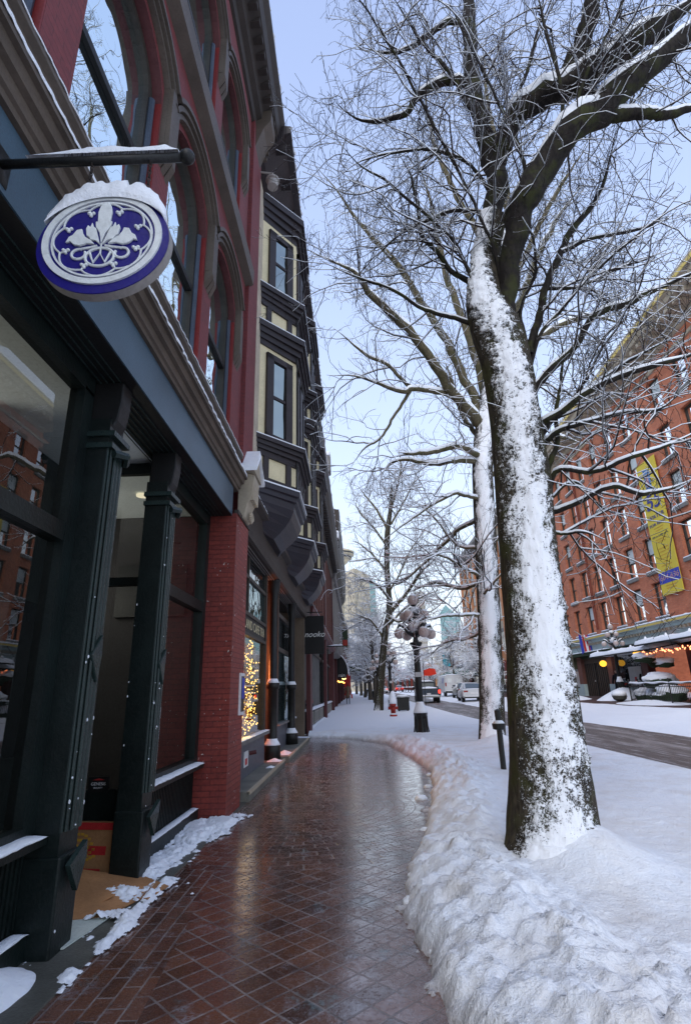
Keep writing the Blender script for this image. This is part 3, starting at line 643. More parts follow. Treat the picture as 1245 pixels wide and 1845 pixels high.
MB().quad((x0+.07, yy+.03, 2.44), (x1-.05, yy+.03, 2.44), (x1-.05, yy+.03, 3.50), (x0+.07, yy+.03, 3.50)).build('pane', 'glass_shop', side)
st = MB().box(-2.30, -2.13, yy-.012, yy-.002, .60, .72).build('sticker', 'black', side)
text('GENESIS', .034, 'white', st, (-2.215, yy-.014, .665), (1, 0, 0), (0, 0, 1), .001)
text('SECURITY', .018, 'white', st, (-2.215, yy-.014, .635), (1, 0, 0), (0, 0, 1), .001)
MB().prism([(-2.27, yy-.013, .695), (-2.16, yy-.013, .695), (-2.215, yy-.013, .708)], (0, -.002, 0)).build('stripe', 'red_print', st)
MB().box(-2.42, -2.375, yy-.012, yy-.002, .63, .71).build('plate', 'white', side)
dr = MB().box(-3.0, -2.94, 3.7, 5.02, 0, 3.6).box(-2.99, -2.9, 3.7, 3.78, 0, 3.6).build('entrance_door', 'green', A)
MB().box(-2.938, -2.93, 4.15, 4.95, .9, 2.2).build('pane', 'glass_dark', dr)
# room behind the glass
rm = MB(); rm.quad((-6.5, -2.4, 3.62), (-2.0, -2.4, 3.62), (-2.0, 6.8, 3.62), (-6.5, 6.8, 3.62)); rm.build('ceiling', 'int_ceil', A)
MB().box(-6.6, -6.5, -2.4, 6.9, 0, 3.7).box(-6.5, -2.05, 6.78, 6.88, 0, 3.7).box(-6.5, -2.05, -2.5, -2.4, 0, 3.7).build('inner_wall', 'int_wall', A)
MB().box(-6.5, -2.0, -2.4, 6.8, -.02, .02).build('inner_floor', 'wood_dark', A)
MB().box(-3.0, -2.12, 6.70, 6.78, 2.3, 2.95).build('picture_frame', 'black', A)
pf = MB(); pf.box(-2.6, -2.2, 6.60, 6.64, 3.2, 3.22).box(-2.6, -2.58, 6.6, 6.64, 3.2, 3.6); pf.build('ceiling_frame', 'black', A)
dl = MB().lathe([(.0, 0), (.07, 0), (.07, .02), (0, .02)], (-2.45, 5.9, 3.59), 16).build('downlight', 'downlight', A)
for (x, y, e) in ((-3.6, 3.4, 22), (-3.4, 5.9, 16)):
    L = bpy.data.lights.new('room_lamp', 'POINT'); L.energy = e; L.shadow_soft_size = .3; L.color = (1, .93, .85); lo = bpy.data.objects.new('room_lamp', L); COL.objects.link(lo); lo.location = np.array((x, y, 2.6))-root_off(A); lo.parent = A
pl = MB().box(-1.545, -1.515, 7.34, 7.58, 1.1, 1.62).build('poster_case', 'white', A)
MB().box(-1.515, -1.508, 7.37, 7.55, 1.14, 1.58).build('poster', 'wood_dark', pl)
MB().box(-1.508, -1.505, 7.38, 7.54, 1.30, 1.56).build('poster_picture', 'banner_blue', pl)
vent = MB().lathe([(.0, -.1), (.1, -.09), (.1, .05), (.13, .06), (.13, .09), (0, .1)], (-1.30, 7.72, 10.55), 14); vent.tube([(-1.30, 7.72, 10.65), (-1.3, 7.72, 10.8), (-1.56, 7.72, 10.85)], .02, 6)
vent.build('ventilator', 'grey_far', A)
MB().box(-6.5, -1.7, y_lo, 7.78, 13.0, 13.2).build('roof', 'brown_dk', A); MB().box(-6.5, -6.3, y_lo, 7.8, 3.7, 13).box(-6.3, -1.86, y_lo, y_lo+.1, 3.7, 13).box(-6.3, -1.62, 7.66, 7.77, 3.7, 13).build('side_wall', 'plum_brick', A)

# hanging oval sign
yS = 1.86
SG = thing('hanging_sign', 'oval blue and white hanging sign with leaf crest and letter W under a snow-topped bar', 'sign', (-1.0, yS, 3.2))
k = yS/2.2; cxs, czs = -1.25*k, 1.35+2.25*k; zb = 1.35+(4.19-1.35)*k; xe = -.855*k
bar = MB().tube([(-1.62, yS, zb), (xe, yS, zb)], .021, 10); bar.ball((xe+.005, yS, zb+.003), .036, 12, 8); bar.box(-1.64, -1.595, yS-.06, yS+.06, zb-.09, zb+.09)
bar.build('bracket_bar', 'iron', SG, True)
def ridge_x(name, x0, x1, y, z, w, h, parent, seed=0):
    o = MB(); n = 60; V = []; prof = [(-1, 0), (-.9, .5), (-.4, 1), (.3, 1.), (.85, .6), (1, 0)]
    for i in range(n+1):
        x = x0+(x1-x0)*i/n; q = float(fbm(np.array([[x*14, seed, 0.]]), 3)[0]); e = min(1, i/n*2.2+.1)*min(1, (n-i)/n*9+.15)
        V += [(x, y+w*a, z+h*e*(.55+.8*q)*b) for a, b in prof]
    m = len(prof); F = [(i*m+j, i*m+j+1, (i+1)*m+j+1, (i+1)*m+j) for i in range(n) for j in range(m-1)]+[tuple(range(m))[::-1], tuple(n*m+j for j in range(m)), ]
    return mk(name, V, F, 'snow', parent, True)
ridge_x('snow_cap', -1.47, xe-.03, yS, zb+.016, .03, .055, SG)
sp2 = MB()
for i in range(34):
    x = -1.3+i*(xe+1.22)/34; sp2.add([(x, yS-.001, zb), (x+.002, yS+.001, zb), (x-.002, yS, zb), (x+rnd.uniform(-.02, .02), yS+rnd.uniform(-.03, .02), zb+.10+rnd.uniform(0, .05))], [(0, 1, 3), (1, 2, 3), (2, 0, 3)])
sp2.build('bird_spikes', 'brown_dk', SG)
ea, eb = .347*k, .322*k; tilt = R(5)
def E2(a, r, r2=None, y=yS):
    u, v = r*math.cos(a), (r if r2 is None else r2)*math.sin(a)
    return (cxs+u*math.cos(tilt)-v*math.sin(tilt), y, czs+u*math.sin(tilt)+v*math.cos(tilt))
n = 64
MB().prism([E2(2*math.pi*i/n, ea, eb) for i in range(n)], (0, .045, 0)).build('sign_edge', 'sign_edge', SG)
board = MB().prism([E2(2*math.pi*i/n, ea*.995, eb*.995, yS-.006) for i in range(n)], (0, .005, 0)).build('board', 'sign_blue', SG)
def ringm(r0, r1, y0, th, off=(0, 0)):
    b = MB()
    for i in range(n):
        a, c = 2*math.pi*i/n, 2*math.pi*(i+1)/n
        b.prism([tuple(np.array(E2(a, ea*r0, eb*r0, y0))+(off[0], 0, off[1])), tuple(np.array(E2(c, ea*r0, eb*r0, y0))+(off[0], 0, off[1])), tuple(np.array(E2(c, ea*r1, eb*r1, y0))+(off[0], 0, off[1])), tuple(np.array(E2(a, ea*r1, eb*r1, y0))+(off[0], 0, off[1]))], (0, -th, 0))
    return b
of = (-.002, .018)
ringm(.80, .90, yS-.006, .010, of).build('rim', 'sign_white', board); ringm(.735, .765, yS-.006, .008, of).build('rim', 'sign_white', board)
cx2, cz2 = cxs+of[0], czs+of[1]
def sp_(pts, w, mat='sign_white', nm='crest', tap=None):
    b = MB(); q = [(cx2+u*k, yS-.010, cz2+v*k) for u, v in pts]; m = len(q)
    b.tube(q, [w*k*(tap(i/(m-1)) if tap else 1) for i in range(m)], 6); b.build(nm, mat, board)
lob = []                                                   # eight-lobed inner frame
for i in range(8):
    a0 = i*math.pi/4; ca, sa = .25*math.cos(a0), .23*math.sin(a0)
    a1 = a0-math.pi/8*.98; a2 = a0+math.pi/8*.98
    pts = [(math.cos(a)*(.228+.028*math.cos((a-a0)*4)), math.sin(a)*(.212+.026*math.cos((a-a0)*4))) for a in np.linspace(a1, a2, 9)]
    sp_(pts, .0055)
    t_ = (pts[0][0]*.86, pts[0][1]*.86)
    if i not in (3,) or True:
        b = MB()
        for dx, dz in ((0, 0), (.012, .006), (-.012, .006), (0, -.010)): b.ball((cx2+(t_[0]+dx)*k, yS-.010, cz2+(t_[1]+dz)*k), .010*k, 8, 6)
        sp_([pts[0], t_], .005)
        b.build('crest', 'sign_white', board, True)
def leaf(pts): MB().prism([(cx2+u*k, yS-.006, cz2+v*k) for u, v in pts], (0, -.012, 0)).build('leaf', 'sign_white', board, bevel=.003)
LS = lambda l: [(u*1.1, v*1.38+.035) for u, v in l]
leaf(LS([(0, -.05), (.014, .0), (.036, .03), (.040, .055), (.030, .055), (.034, .10), (.026, .13), (.01, .15), (-.01, .15), (-.026, .13), (-.034, .10), (-.030, .055), (-.040, .055), (-.036, .03), (-.014, 0)]))
for s_ in (-1, 1):
    leaf(LS([(s_*u, v) for u, v in [(.005, -.055), (.03, -.035), (.055, -.03), (.06, -.02), (.075, -.01), (.082, .022), (.074, .04), (.062, .03), (.055, .052), (.046, .03), (.035, .025), (.025, 0)]]))
    leaf(LS([(s_*u, v) for u, v in [(.03, -.052), (.07, -.048), (.10, -.058), (.13, -.052), (.15, -.035), (.17, -.04), (.158, -.015), (.14, -.005), (.125, .018), (.10, .022), (.095, .005), (.08, -.016), (.05, -.034)]]))
    sp_([(s_*(.112+.036*math.cos(a)), -.095+.032*math.sin(a)) for a in np.linspace(1.9, -3.6, 16)], .0075)
    sp_([(s_*.02, -.045), (s_*.06, -.055), (s_*.10, -.062)], .007)
sp_([(.074*math.cos(a), -.118+.058*math.sin(a)) for a in np.linspace(0, 2*math.pi, 25)], .008)
sp_([(-.055, -.088), (-.030, -.152), (0, -.095), (.030, -.152), (.055, -.088)], .0075, nm='letter')
sp_([(0, -.10), (0, -.03)], .005)
# snow heaped over the sign's top edge
sn = []; nn = 40; prof = [(-.03, -.03), (-.035, .02), (-.02, .75), (.01, 1.), (.045, .7), (.06, .05), (.05, -.03)]
V = []
for i in range(nn+1):
    a = R(24)+(R(150)-R(24))*i/nn; w = math.sin(math.pi*min(1, max(0, (i+.6)/(nn+1)))); q = float(fbm(np.array([[i*.55, 3., 0.]]), 4)[0])
    h = (.105*w**.75)*(.5+1.0*q); dirv = np.array((math.cos(a+tilt)*.75, 0, math.sin(a+tilt)+.25)); dirv = dirv/np.linalg.norm(dirv)
    base = np.array(E2(a, ea, eb, yS))
    for dy, hh in prof: V.append(base+(0, dy*.8, 0)+dirv*(h*hh if hh > 0 else hh*.9*w))
m = len(prof); mk('snow_cap', V, [(i*m+j, i*m+j+1, (i+1)*m+j+1, (i+1)*m+j) for i in range(nn) for j in range(m-1)]+[tuple(range(m))[::-1], tuple(nn*m+j for j in range(m))], 'snow', SG, True)
for xc, zt in ((cxs-.125*k*1.0, .02), (cxs+.2*k, .02)):
    a = math.acos(max(-1, min(1, (xc-cxs)/ea))); ztop = E2(a, ea, eb)[2]+zt
    ch = MB(); z = zb-.01; i = 0
    while z > ztop-.03:
        pts = [(xc+(.007*math.cos(t) if i % 2 else 0), yS+(0 if i % 2 else .007*math.cos(t)), z-.012+.014*math.sin(t)) for t in np.linspace(0, 2*math.pi, 9)]
        ch.tube(pts, .0034, 5); z -= .021; i += 1
    ch.build('chain', 'chain', SG)

# cardboard in the doorway
bx = thing('cardboard_box', 'flattened brown cardboard box with red and yellow print standing in the green doorway', 'box', (-2.2, 4.85, 0))
bf = MB().prism([(-2.46, 4.88, .01), (-1.95, 4.80, .01), (-1.95, 4.86, .40), (-2.46, 4.94, .40)], (0, .05, 0)).build('panel', 'cardboard', bx)
def onbox(u0, u1, z0, z1, mat, nm='print', dy=.004):
    f_ = lambda u, z: (-2.46+.51*u, 4.88-.08*u+.06*z/.4-dy, .01+z)
    MB().prism([f_(u0, z0), f_(u1, z0), f_(u1, z1), f_(u0, z1)], (0, -.001, 0)).build(nm, mat, bf)
onbox(0, 1, .34, .39, 'red_print'); onbox(.55, .85, .17, .23, 'red_print', dy=.003); onbox(.5, .8, .03, .08, 'red_print', dy=.003); onbox(.05, .35, .06, .12, 'grey_print', dy=.003)
for j_, rr2 in enumerate((.26, .21, .16, .11)):
    for a_ in np.linspace(.3, 2.4, 10): onbox(.38+rr2*1.1*math.cos(a_)-.02, .38+rr2*1.1*math.cos(a_)+.035, .10+rr2*.8*math.sin(a_)-.008, .10+rr2*.8*math.sin(a_)+.010, 'yellow_print', dy=.003)
cb = mk('cardboard_sheet', [(-2.15, 3.95, .02), (-1.66, 4.05, .02), (-1.53, 4.45, .018), (-1.62, 4.78, .02), (-2.15, 4.75, .10), (-2.15, 3.95, .03), (-1.66, 4.05, .028), (-1.53, 4.45, .026), (-1.62, 4.78, .03), (-2.15, 4.75, .11)],
        [(0, 1, 2, 3, 4), (5, 6, 7, 8, 9), (0, 1, 6, 5), (1, 2, 7, 6), (2, 3, 8, 7), (3, 4, 9, 8), (4, 0, 5, 9)], 'cardboard'); tag(cb, 'brown cardboard sheet lying on the doorstep in front of the printed box', 'cardboard')
for i, (pts, mt, lb) in enumerate(((((-2.12, 4.1, .035), (-1.80, 4.18, .035), (-1.72, 4.34, .06), (-2.10, 4.42, .05)), 'cardboard', 'small torn flap of cardboard lying on top of the larger brown sheet'), (((-1.75, 4.42, .034), (-1.50, 4.36, .02), (-1.44, 4.62, .02), (-1.66, 4.74, .05)), 'cardboard', 'bent cardboard flap reaching furthest onto the pavement'))):
    o = MB().prism(pts, (0, 0, .006)).build('cardboard_flap', mt, None); tag(o, lb, 'cardboard')
cw = MB().prism([(-2.0, 3.55, .016), (-1.70, 3.62, .016), (-1.62, 4.12, .018), (-1.95, 4.05, .018)], (0, 0, .008)).build('white_board', 'card_white'); tag(cw, 'pale greenish white sheet of board lying nearest the camera by the near pillar', 'board')
patch('snow_patch', -2.1, -1.55, 4.0, 4.75, lambda X, Y: g2(X, Y, -1.8, 4.4, .25, .3, .1)-.07, 'crumbs of snow scattered over the brown cardboard sheet', z0=.034)

# ------------------------------------------------------------------ left: cream half-timbered building with bay windows
B = thing('bay_window_building', 'cream building with dark timbered bay windows above a grey waffle shop front', 'building', (-1.6, 13, 0))
YB0, YB1 = 7.80, 18.9
MB().box(-1.9, -1.62, YB0, YB1, 4.3, 12.1).build('wall', 'cream_wall', B)
MB().box(-6.5, -1.9, YB1-.15, YB1, 3.9, 12.0).box(-6.5, -6.3, YB0, YB1-.15, 3.9, 12.0).build('rear_wall', 'cream_wall', B)
MB().box(-6.5, -1.62, YB0, YB1, 12.1, 12.2).build('roof', 'timber', B)
MB().sweep([(-1.62, 11.25), (-1.5, 11.3), (-1.1, 11.9), (-.97, 11.95), (-.97, 12.12), (-1.62, 12.2)], YB0-.02, YB1+.1).build('eave', 'timber', B)
for i in range(14): MB().box(-1.6, -1.08, YB0+.1+i*.8, YB0+.2+i*.8, 11.62, 11.84).build('rafter', 'timber', B)
ridge('snow_cap', -1.5, -.99, YB0, YB1, 12.12, .07, B, seed=4)
def fp(yc, d): return [(-1.62, yc-1.42-.75*d), (-1.0+d, yc-.67-.42*d), (-1.0+d, yc+.67+.42*d), (-1.62, yc+1.42+.75*d)]
def slab(b, yc, d, z0, z1): return b.prism([(x, y, z0) for x, y in fp(yc, d)], (0, 0, z1-z0))
def faceb(b, p, q, u0, u1, z0, z1, d0, d1):
    p, q = np.array(p), np.array(q); L = np.linalg.norm(q-p); t = (q-p)/L; nn = np.array((t[1], -t[0])); nn = nn if nn[0] > 0 or (nn[0] == 0) else -nn
    if nn.dot((1, 0)) < 0: nn = -nn
    A_, B_ = p+t*u0*L, p+t*u1*L
    return b.prism([(*(A_+nn*d0), z0), (*(B_+nn*d0), z0), (*(B_+nn*d1), z0), (*(A_+nn*d1), z0)], (0, 0, z1-z0))
def bay(yc):
    by = slab(MB(), yc, -.03, 4.85, 11.3).build('bay_window', 'cream', B)
    for (z0, z1, steps) in ((5.38, 5.70, 4), (7.62, 8.10, 4), (8.56, 8.97, 4)):
        m_ = MB()
        for i in range(steps): slab(m_, yc, .02+.11*i/(steps-1)*1.3, z0+(z1-z0)*i/steps, z0+(z1-z0)*(i+1)/steps-.001)
        m_.build('moulding', 'timber', by); slab(MB(), yc, .165, z1, z1+.018).build('snow_cap', 'snow', by)
    m_ = MB()
    for i in range(4): slab(m_, yc, -.02+.055*i, 10.62+.16*i, 10.62+.16*(i+1)-.001)
    m_.build('moulding', 'timber', by); slab(MB(), yc, .14, 11.26, 11.28).build('snow_cap', 'snow', by)
    for c0, c1, z0 in ((0, 1, 0), (1, 2, 0), (2, 3, 0)):
        p, q = fp(yc, -.03)[c0], fp(yc, -.03)[c1]
        for (za, zb_) in ((4.95, 5.38), (8.12, 8.56)):                        # half timbered panels
            t_ = MB()
            for u in (.13, .72) if c0 != 1 else (.03, .34, .62, .90): faceb(t_, p, q, u, u+.13, za, zb_, 0, .035)
            faceb(t_, p, q, 0, 1, za-.08, za, 0, .04); faceb(t_, p, q, 0, 1, zb_-.04, zb_, 0, .04); t_.build('timber_frame', 'timber', by)
        for (za, zb_) in ((5.72, 7.50), (8.98, 10.48)):
            t_ = MB()
            for (u0, u1) in (((.16, .86),) if c0 != 1 else ((.05, .5), (.5, .95))):
                w = .11 if c0 != 1 else .07
                faceb(t_, p, q, u0, u0+w*1.6, za, zb_, 0, .05); faceb(t_, p, q, u1-w*1.6, u1, za, zb_, 0, .05); faceb(t_, p, q, u0, u1, zb_-.12, zb_, 0, .05); faceb(t_, p, q, u0, u1, za, za+.1, 0, .05)
                faceb(t_, p, q, u0+w*1.6, u1-w*1.6, (za+zb_)/2-.03, (za+zb_)/2+.03, 0, .03)
                g = MB(); faceb(g, p, q, u0+w*1.6, u1-w*1.6, za+.1, zb_-.12, .0, .012); g.build('pane', 'glass_bay', by)
            t_.build('timber_frame', 'timber', by)
    sk = MB(); L = [(4.86, .05), (4.76, .05), (4.74, .0), (4.66, -.0), (4.64, -.05), (4.52, -.06), (4.38, -.12), (4.24, -.22), (4.12, -.34), (4.04, -.45)]
    for i in range(len(L)-1):
        a, b = [(x, y, L[i][0]) for x, y in fp(yc, L[i][1])], [(x, y, L[i+1][0]) for x, y in fp(yc, L[i+1][1])]
        sk.add(a+b, [(j, (j+1) % 4, 4+(j+1) % 4, 4+j) for j in range(4)]+([(0, 1, 2, 3)] if i == 0 else [])+([(4, 5, 6, 7)] if i == len(L)-2 else []))
    sk.build('skirt', 'plum', by); slab(MB(), yc, .06, 4.86, 4.885).build('snow_cap', 'snow', by)
    MB().tube([(-1.0, yc-.72, 4.9), (-1.0, yc-.72, 9.0)], .012, 6).build('cable', 'iron', by)
for yc in (10.0, 13.45, 16.9): bay(yc)
MB().sweep([(-1.66, 3.66), (-1.60, 3.68), (-1.58, 3.8), (-1.56, 4.2), (-1.46, 4.24), (-1.46, 4.32), (-1.66, 4.36)], 7.66, YB1).build('fascia', 'brown_dk', B)
ridge('snow_cap', -1.58, -1.47, 7.7, 9, 4.32, .05, B, seed=9)
MB().box(-6.0, -1.64, 7.64, YB1, 3.66, 3.72).build('soffit', 'brown_dk', B)
for i in range(5): MB().box(-1.72-i*.05, -1.705-i*.05, 7.7, YB1-.4, 3.645, 3.658).build('soffit_bead', 'stone_grey', B)
# steps
def step(y0, y1, x1, h):
    s = MB().box(-2.4, x1, y0, y1, .0, h).build('step', 'concrete', B, bevel=.008)
    MB().box(x1-.03, x1+.012, y0, y1, h-.035, h+.006).build('nosing', 'stone', s); return s
step(7.9, 11.55, -1.47, .13); step(12.0, 16.6, -1.44, .13)
# waffle shop window
f = MB(); x = -1.82
f.box(x-.04, x+.04, 7.66, 7.76, .70, 3.66).box(x-.04, x+.05, 10.82, 10.92, .70, 3.66).box(x-.04, x+.045, 7.76, 10.82, 2.60, 2.66).box(x-.04, x+.045, 7.76, 10.82, 2.27, 2.32).box(x-.03, x+.03, 9.06, 9.12, 2.66, 3.60).box(x-.03, x+.035, 7.76, 10.82, 3.22, 3.28)
w = f.build('shop_window', 'frame_brown', B)
MB().box(x-.02, x+.02, 7.76, 10.82, 2.32, 2.60).build('name_board', 'black', w)
text('WAFFLELAND CAFE TEA', .22, 'gold_text', w, (x+.026, 9.3, 2.46), (0, 1, 0), (0, 0, 1), .003, width=2.9)
MB().quad((x, 7.76, .70), (x, 10.82, .70), (x, 10.82, 2.27), (x, 7.76, 2.27)).build('pane', 'glass_shop', w)
MB().quad((x, 7.76, 2.66), (x, 10.82, 2.66), (x, 10.82, 3.22), (x, 7.76, 3.22)).build('pane', 'glass_up', w)
MB().quad((x, 7.76, 3.28), (x, 10.82, 3.28), (x, 10.82, 3.66), (x, 7.76, 3.66)).build('pane', 'glass_dark', w)
MB().box(-1.92, -1.79, 7.64, 11.0, .0, .64).build('stall_riser', 'grey_panel', B)
MB().box(-1.92, -1.70, 7.64, 11.03, .64, .70).build('sill', 'stone_grey', B); ridge('snow_cap', -1.82, -1.69, 7.66, 11.0, .70, .014, B, seed=5)
mb_ = MB().box(-1.79, -1.775, 9.05, 9.35, .28, .50).build('notice_board', 'white', B); MB().box(-1.775, -1.772, 9.10, 9.26, .31, .40).build('notice', 'red_print', mb_)
bp_ = MB().tube([(-1.77, 9.4, .45), (-1.66, 9.42, .47)], .03, 8).build('spigot', 'wood_red', B)
# columns with snowy feet and necks
for y, z0 in ((11.5, .13), (14.75, .13)):
    c = MB().lathe([(.17, 0), (.17, .26), (.13, .30), (.10, .36), (.095, 1.30), (.13, 1.32), (.135, 1.42), (.09, 1.46), (.082, 3.2), (.12, 3.3), (.13, 3.5), (.16, 3.66-z0)], (-1.72, y, z0), 12).build('column', 'iron', B, True)
    MB().lathe([(.17, 0), (.15, .03), (.11, .09), (.10, .12)], (-1.72, y, z0+.26), 12).build('snow_cap', 'snow', c, True)
    MB().lathe([(.13, 0), (.11, .05), (.09, .09)], (-1.72, y, z0+1.42), 12).build('snow_cap', 'snow', c, True)
# open door with the warm red room, second window and the brown end wall
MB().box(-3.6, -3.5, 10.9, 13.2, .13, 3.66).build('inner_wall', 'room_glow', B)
MB().box(-3.5, -1.95, 12.75, 12.85, .13, 3.66).build('inner_wall', 'wood_dark', B)
rl = bpy.data.lights.new('shop_lamp', 'POINT'); rl.energy = 80; rl.color = (1, .27, .08); rl.shadow_soft_size = .25; ro = bpy.data.objects.new('shop_lamp', rl); COL.objects.link(ro); ro.location = np.array((-2.5, 11.9, 2.0))-root_off(B); ro.parent = B
MB().box(-3.4, -1.84, 10.93, 10.98, 0.13, 3.66).build('door_jamb', 'frame_brown', B)
f = MB(); f.box(-1.9, -1.82, 12.9, 13.0, .7, 3.66).box(-1.9, -1.82, 16.2, 16.35, .7, 3.66).box(-1.9, -1.82, 13.0, 16.2, 2.3, 2.4).box(-1.9, -1.82, 13.0, 16.2, 3.1, 3.2); w = f.build('shop_window', 'frame_brown', B)
MB().quad((-1.86, 13, .7), (-1.86, 16.2, .7), (-1.86, 16.2, 2.3), (-1.86, 13, 2.3)).build('pane', 'glass_up', w); MB().quad((-1.86, 13, 2.4), (-1.86, 16.2, 2.4), (-1.86, 16.2, 3.1), (-1.86, 13, 3.1)).build('pane', 'glass_dark', w)
MB().box(-1.95, -1.84, 12.9, 16.4, 0, .66).build('stall_riser', 'grey_panel', B); MB().box(-1.95, -1.76, 12.9, 16.45, .66, .70).build('sill', 'stone_grey', B); ridge('snow_cap', -1.88, -1.76, 14.8, 16.4, .70, .02, B, seed=7)
MB().box(-3.4, -1.66, 17.6, 17.8, .05, 3.66).build('end_wall', 'beige_wall', B); MB().box(-2.3, -1.5, 16.9, 17.75, 0, .08).build('step', 'concrete', B)
MB().box(-3.4, -1.9, 16.4, 16.5, 0, 3.66).build('recess_wall', 'beige_wall', B); MB().box(-6.0, -3.4, 7.66, 17.8, 3.5, 3.6).box(-6, -5.9, 7.66, 17.8, 0, 3.5).build('inner_back_wall', 'int_wall', B)
ridge('snow_cap', -2.2, -1.52, 16.95, 17.55, .08, .03, B, seed=6)
for cx_, cy_, r_ in ((-1.62, 11.15, .16), (-1.6, 11.95, .13), (-1.62, 12.3, .22), (-1.58, 14.4, .12)):
    pass
heap(-1.62, 11.2, .14, .13, .05, 'small snow heap on the near step left of the first dark column', base=.135, n=16); heap(-1.6, 12.5, .14, .3, .07, 'small snow heap on the far step between the two dark columns', base=.135, n=16, seed=4)
heap(-1.56, 10.3, .07, .12, .03, 'tiny snow clump on the edge of the near step', base=.135, n=12, seed=5)
# string lights
def strings(name, label, mat, lines, rb, wire='iron'):
    t = thing(name, label, 'string lights', lines[0][0]); rnd = random.Random(9)
    for ln in lines:
        pts = [np.array(p) for p in ln]; b = MB(); b.tube(pts, .004, 4); s = b.build('wire', wire, t); q = MB()
        for i in range(len(pts)-1):
            for _ in range(2):
                u = rnd.random(); c = pts[i]*(1-u)+pts[i+1]*u+np.array((rnd.uniform(-.03, .03), rnd.uniform(-.05, .05), rnd.uniform(-.05, .05)))
                q.ball(c, rb*rnd.uniform(.7, 1.2), 6, 4)
        q.build('bulb', mat, s)
lines = []
for i in range(15):
    z = .78+i*.105; y0 = 8.9 if i < 13 else 9.0
    lines.append([(-2.01+.15*math.cos(a), 9.7+.55*math.sin(a), z+.05*a/6.3+.03*math.sin(a*3+i)) for a in np.linspace(0, 6.28, 13)])
for i in range(11):
    z = .8+i*.11; lines.append([(-1.9, y, z+.05*math.sin(y*5+i)) for y in np.linspace(7.85, 10.75, 11)])
MB().box(-2.10, -1.93, 9.25, 10.15, .13, 3.6).build('inner_pillar', 'cardboard', B)
strings('string_lights', 'golden fairy lights wound round the pillar inside the waffle shop window', 'warm_bulb', lines, .011)
lines = [[(-2.1-.3*j, 11.35+.3*j+.08*math.sin(z*5), z) for z in np.linspace(.8, 2.6, 11)] for j in range(3)]
strings('string_lights', 'red fairy lights hanging in the open doorway of the waffle shop', 'red_bulb', lines, .02)
wl = bpy.data.lights.new('window_lamp', 'POINT'); wl.energy = 110; wl.color = (1, .6, .2); wl.shadow_soft_size = .3; wo_ = bpy.data.objects.new('window_lamp', wl); COL.objects.link(wo_); wo_.location = np.array((-2.3, 9.0, 1.5))-root_off(B); wo_.parent = B
# projecting sign 'nooko'
nk = thing('projecting_sign', 'tall black projecting sign reading nooko in white script', 'sign', (-1.3, 17.9, 2.5))
MB().box(-1.66, -1.03, 17.87, 17.92, 2.53, 3.74).build('board', 'black', nk, bevel=.01)
text('nooko', .25, 'offwhite_text', nk, (-1.345, 17.865, 3.14), (1, .0, 0), (0, 0, 1), .003, shear=.35)
MB().tube([(-1.7, 17.9, 3.86), (-1.1, 17.9, 3.86)], .015, 6).tube([(-1.45, 17.9, 3.86), (-1.45, 17.9, 3.74)], .01, 6).build('bracket', 'iron', nk)

# ------------------------------------------------------------------ left: further buildings
Cb = thing('brick_building', 'dark brown brick building with deep dentilled cornice beyond the bay windows', 'building', (-1.7, 28, 0))
MB().box(-6, -1.72, YB1+.01, 38.8, 4.2, 11.3).build('wall', 'brown_brick', Cb)
MB().sweep([(-1.72, 9.0), (-1.6, 9.1), (-1.55, 9.5), (-1.35, 9.9), (-1.12, 10.5), (-1.08, 10.9), (-1.05, 11.25), (-1.72, 11.4)], 19.0, 38.9).build('cornice', 'brown_dk', Cb)
for i in range(48): MB().box(-1.55, -1.2, 19.1+i*.41, 19.3+i*.41, 9.55, 10.05).build('dentil', 'brown_dk', Cb)
ridge('snow_cap', -1.6, -1.07, 19, 38.8, 11.27, .10, Cb, step=.3)
pb = MB().box(-1.6, -.95, 23.6, 24.3, 11.3, 12.1).build('parapet_block', 'stone_grey', Cb, bevel=.06); MB().box(-1.6, -.95, 23.55, 24.35, 12.1, 12.3).build('snow_cap', 'snow', pb, bevel=.06)
pb = MB().box(-1.6, -1.0, 37.6, 38.5, 11.3, 11.9).build('parapet_block', 'brown_dk', Cb, bevel=.06); MB().box(-1.6, -1.0, 37.55, 38.55, 11.9, 12.5).build('snow_cap', 'snow', pb, bevel=.12); MB().tube([(-1.3, 38, 12.4), (-1.3, 38, 13.4)], .03, 6).build('finial', 'grey_far', pb)
for y in (19.0, 28.9, 38.0): MB().box(-1.72, -1.58, y, y+.75, 0, 9.05).build('pilaster', 'wood_red', Cb)
for i in range(30):
    if i in (0, 15): continue
    MB().box(-1.72, -1.63-.02*(i % 2), 19.9+i*.62, 20.06+i*.62, 4.6, 9.0).build('rib', 'brown_brick', Cb)
MB().sweep([(-1.72, 3.9), (-1.5, 4.0), (-1.45, 4.25), (-1.72, 4.35)], 19.0, 38.8).build('string_course', 'wood_red', Cb); ridge('snow_cap', -1.6, -1.46, 19.2, 38.7, 4.3, .03, Cb, step=.2)
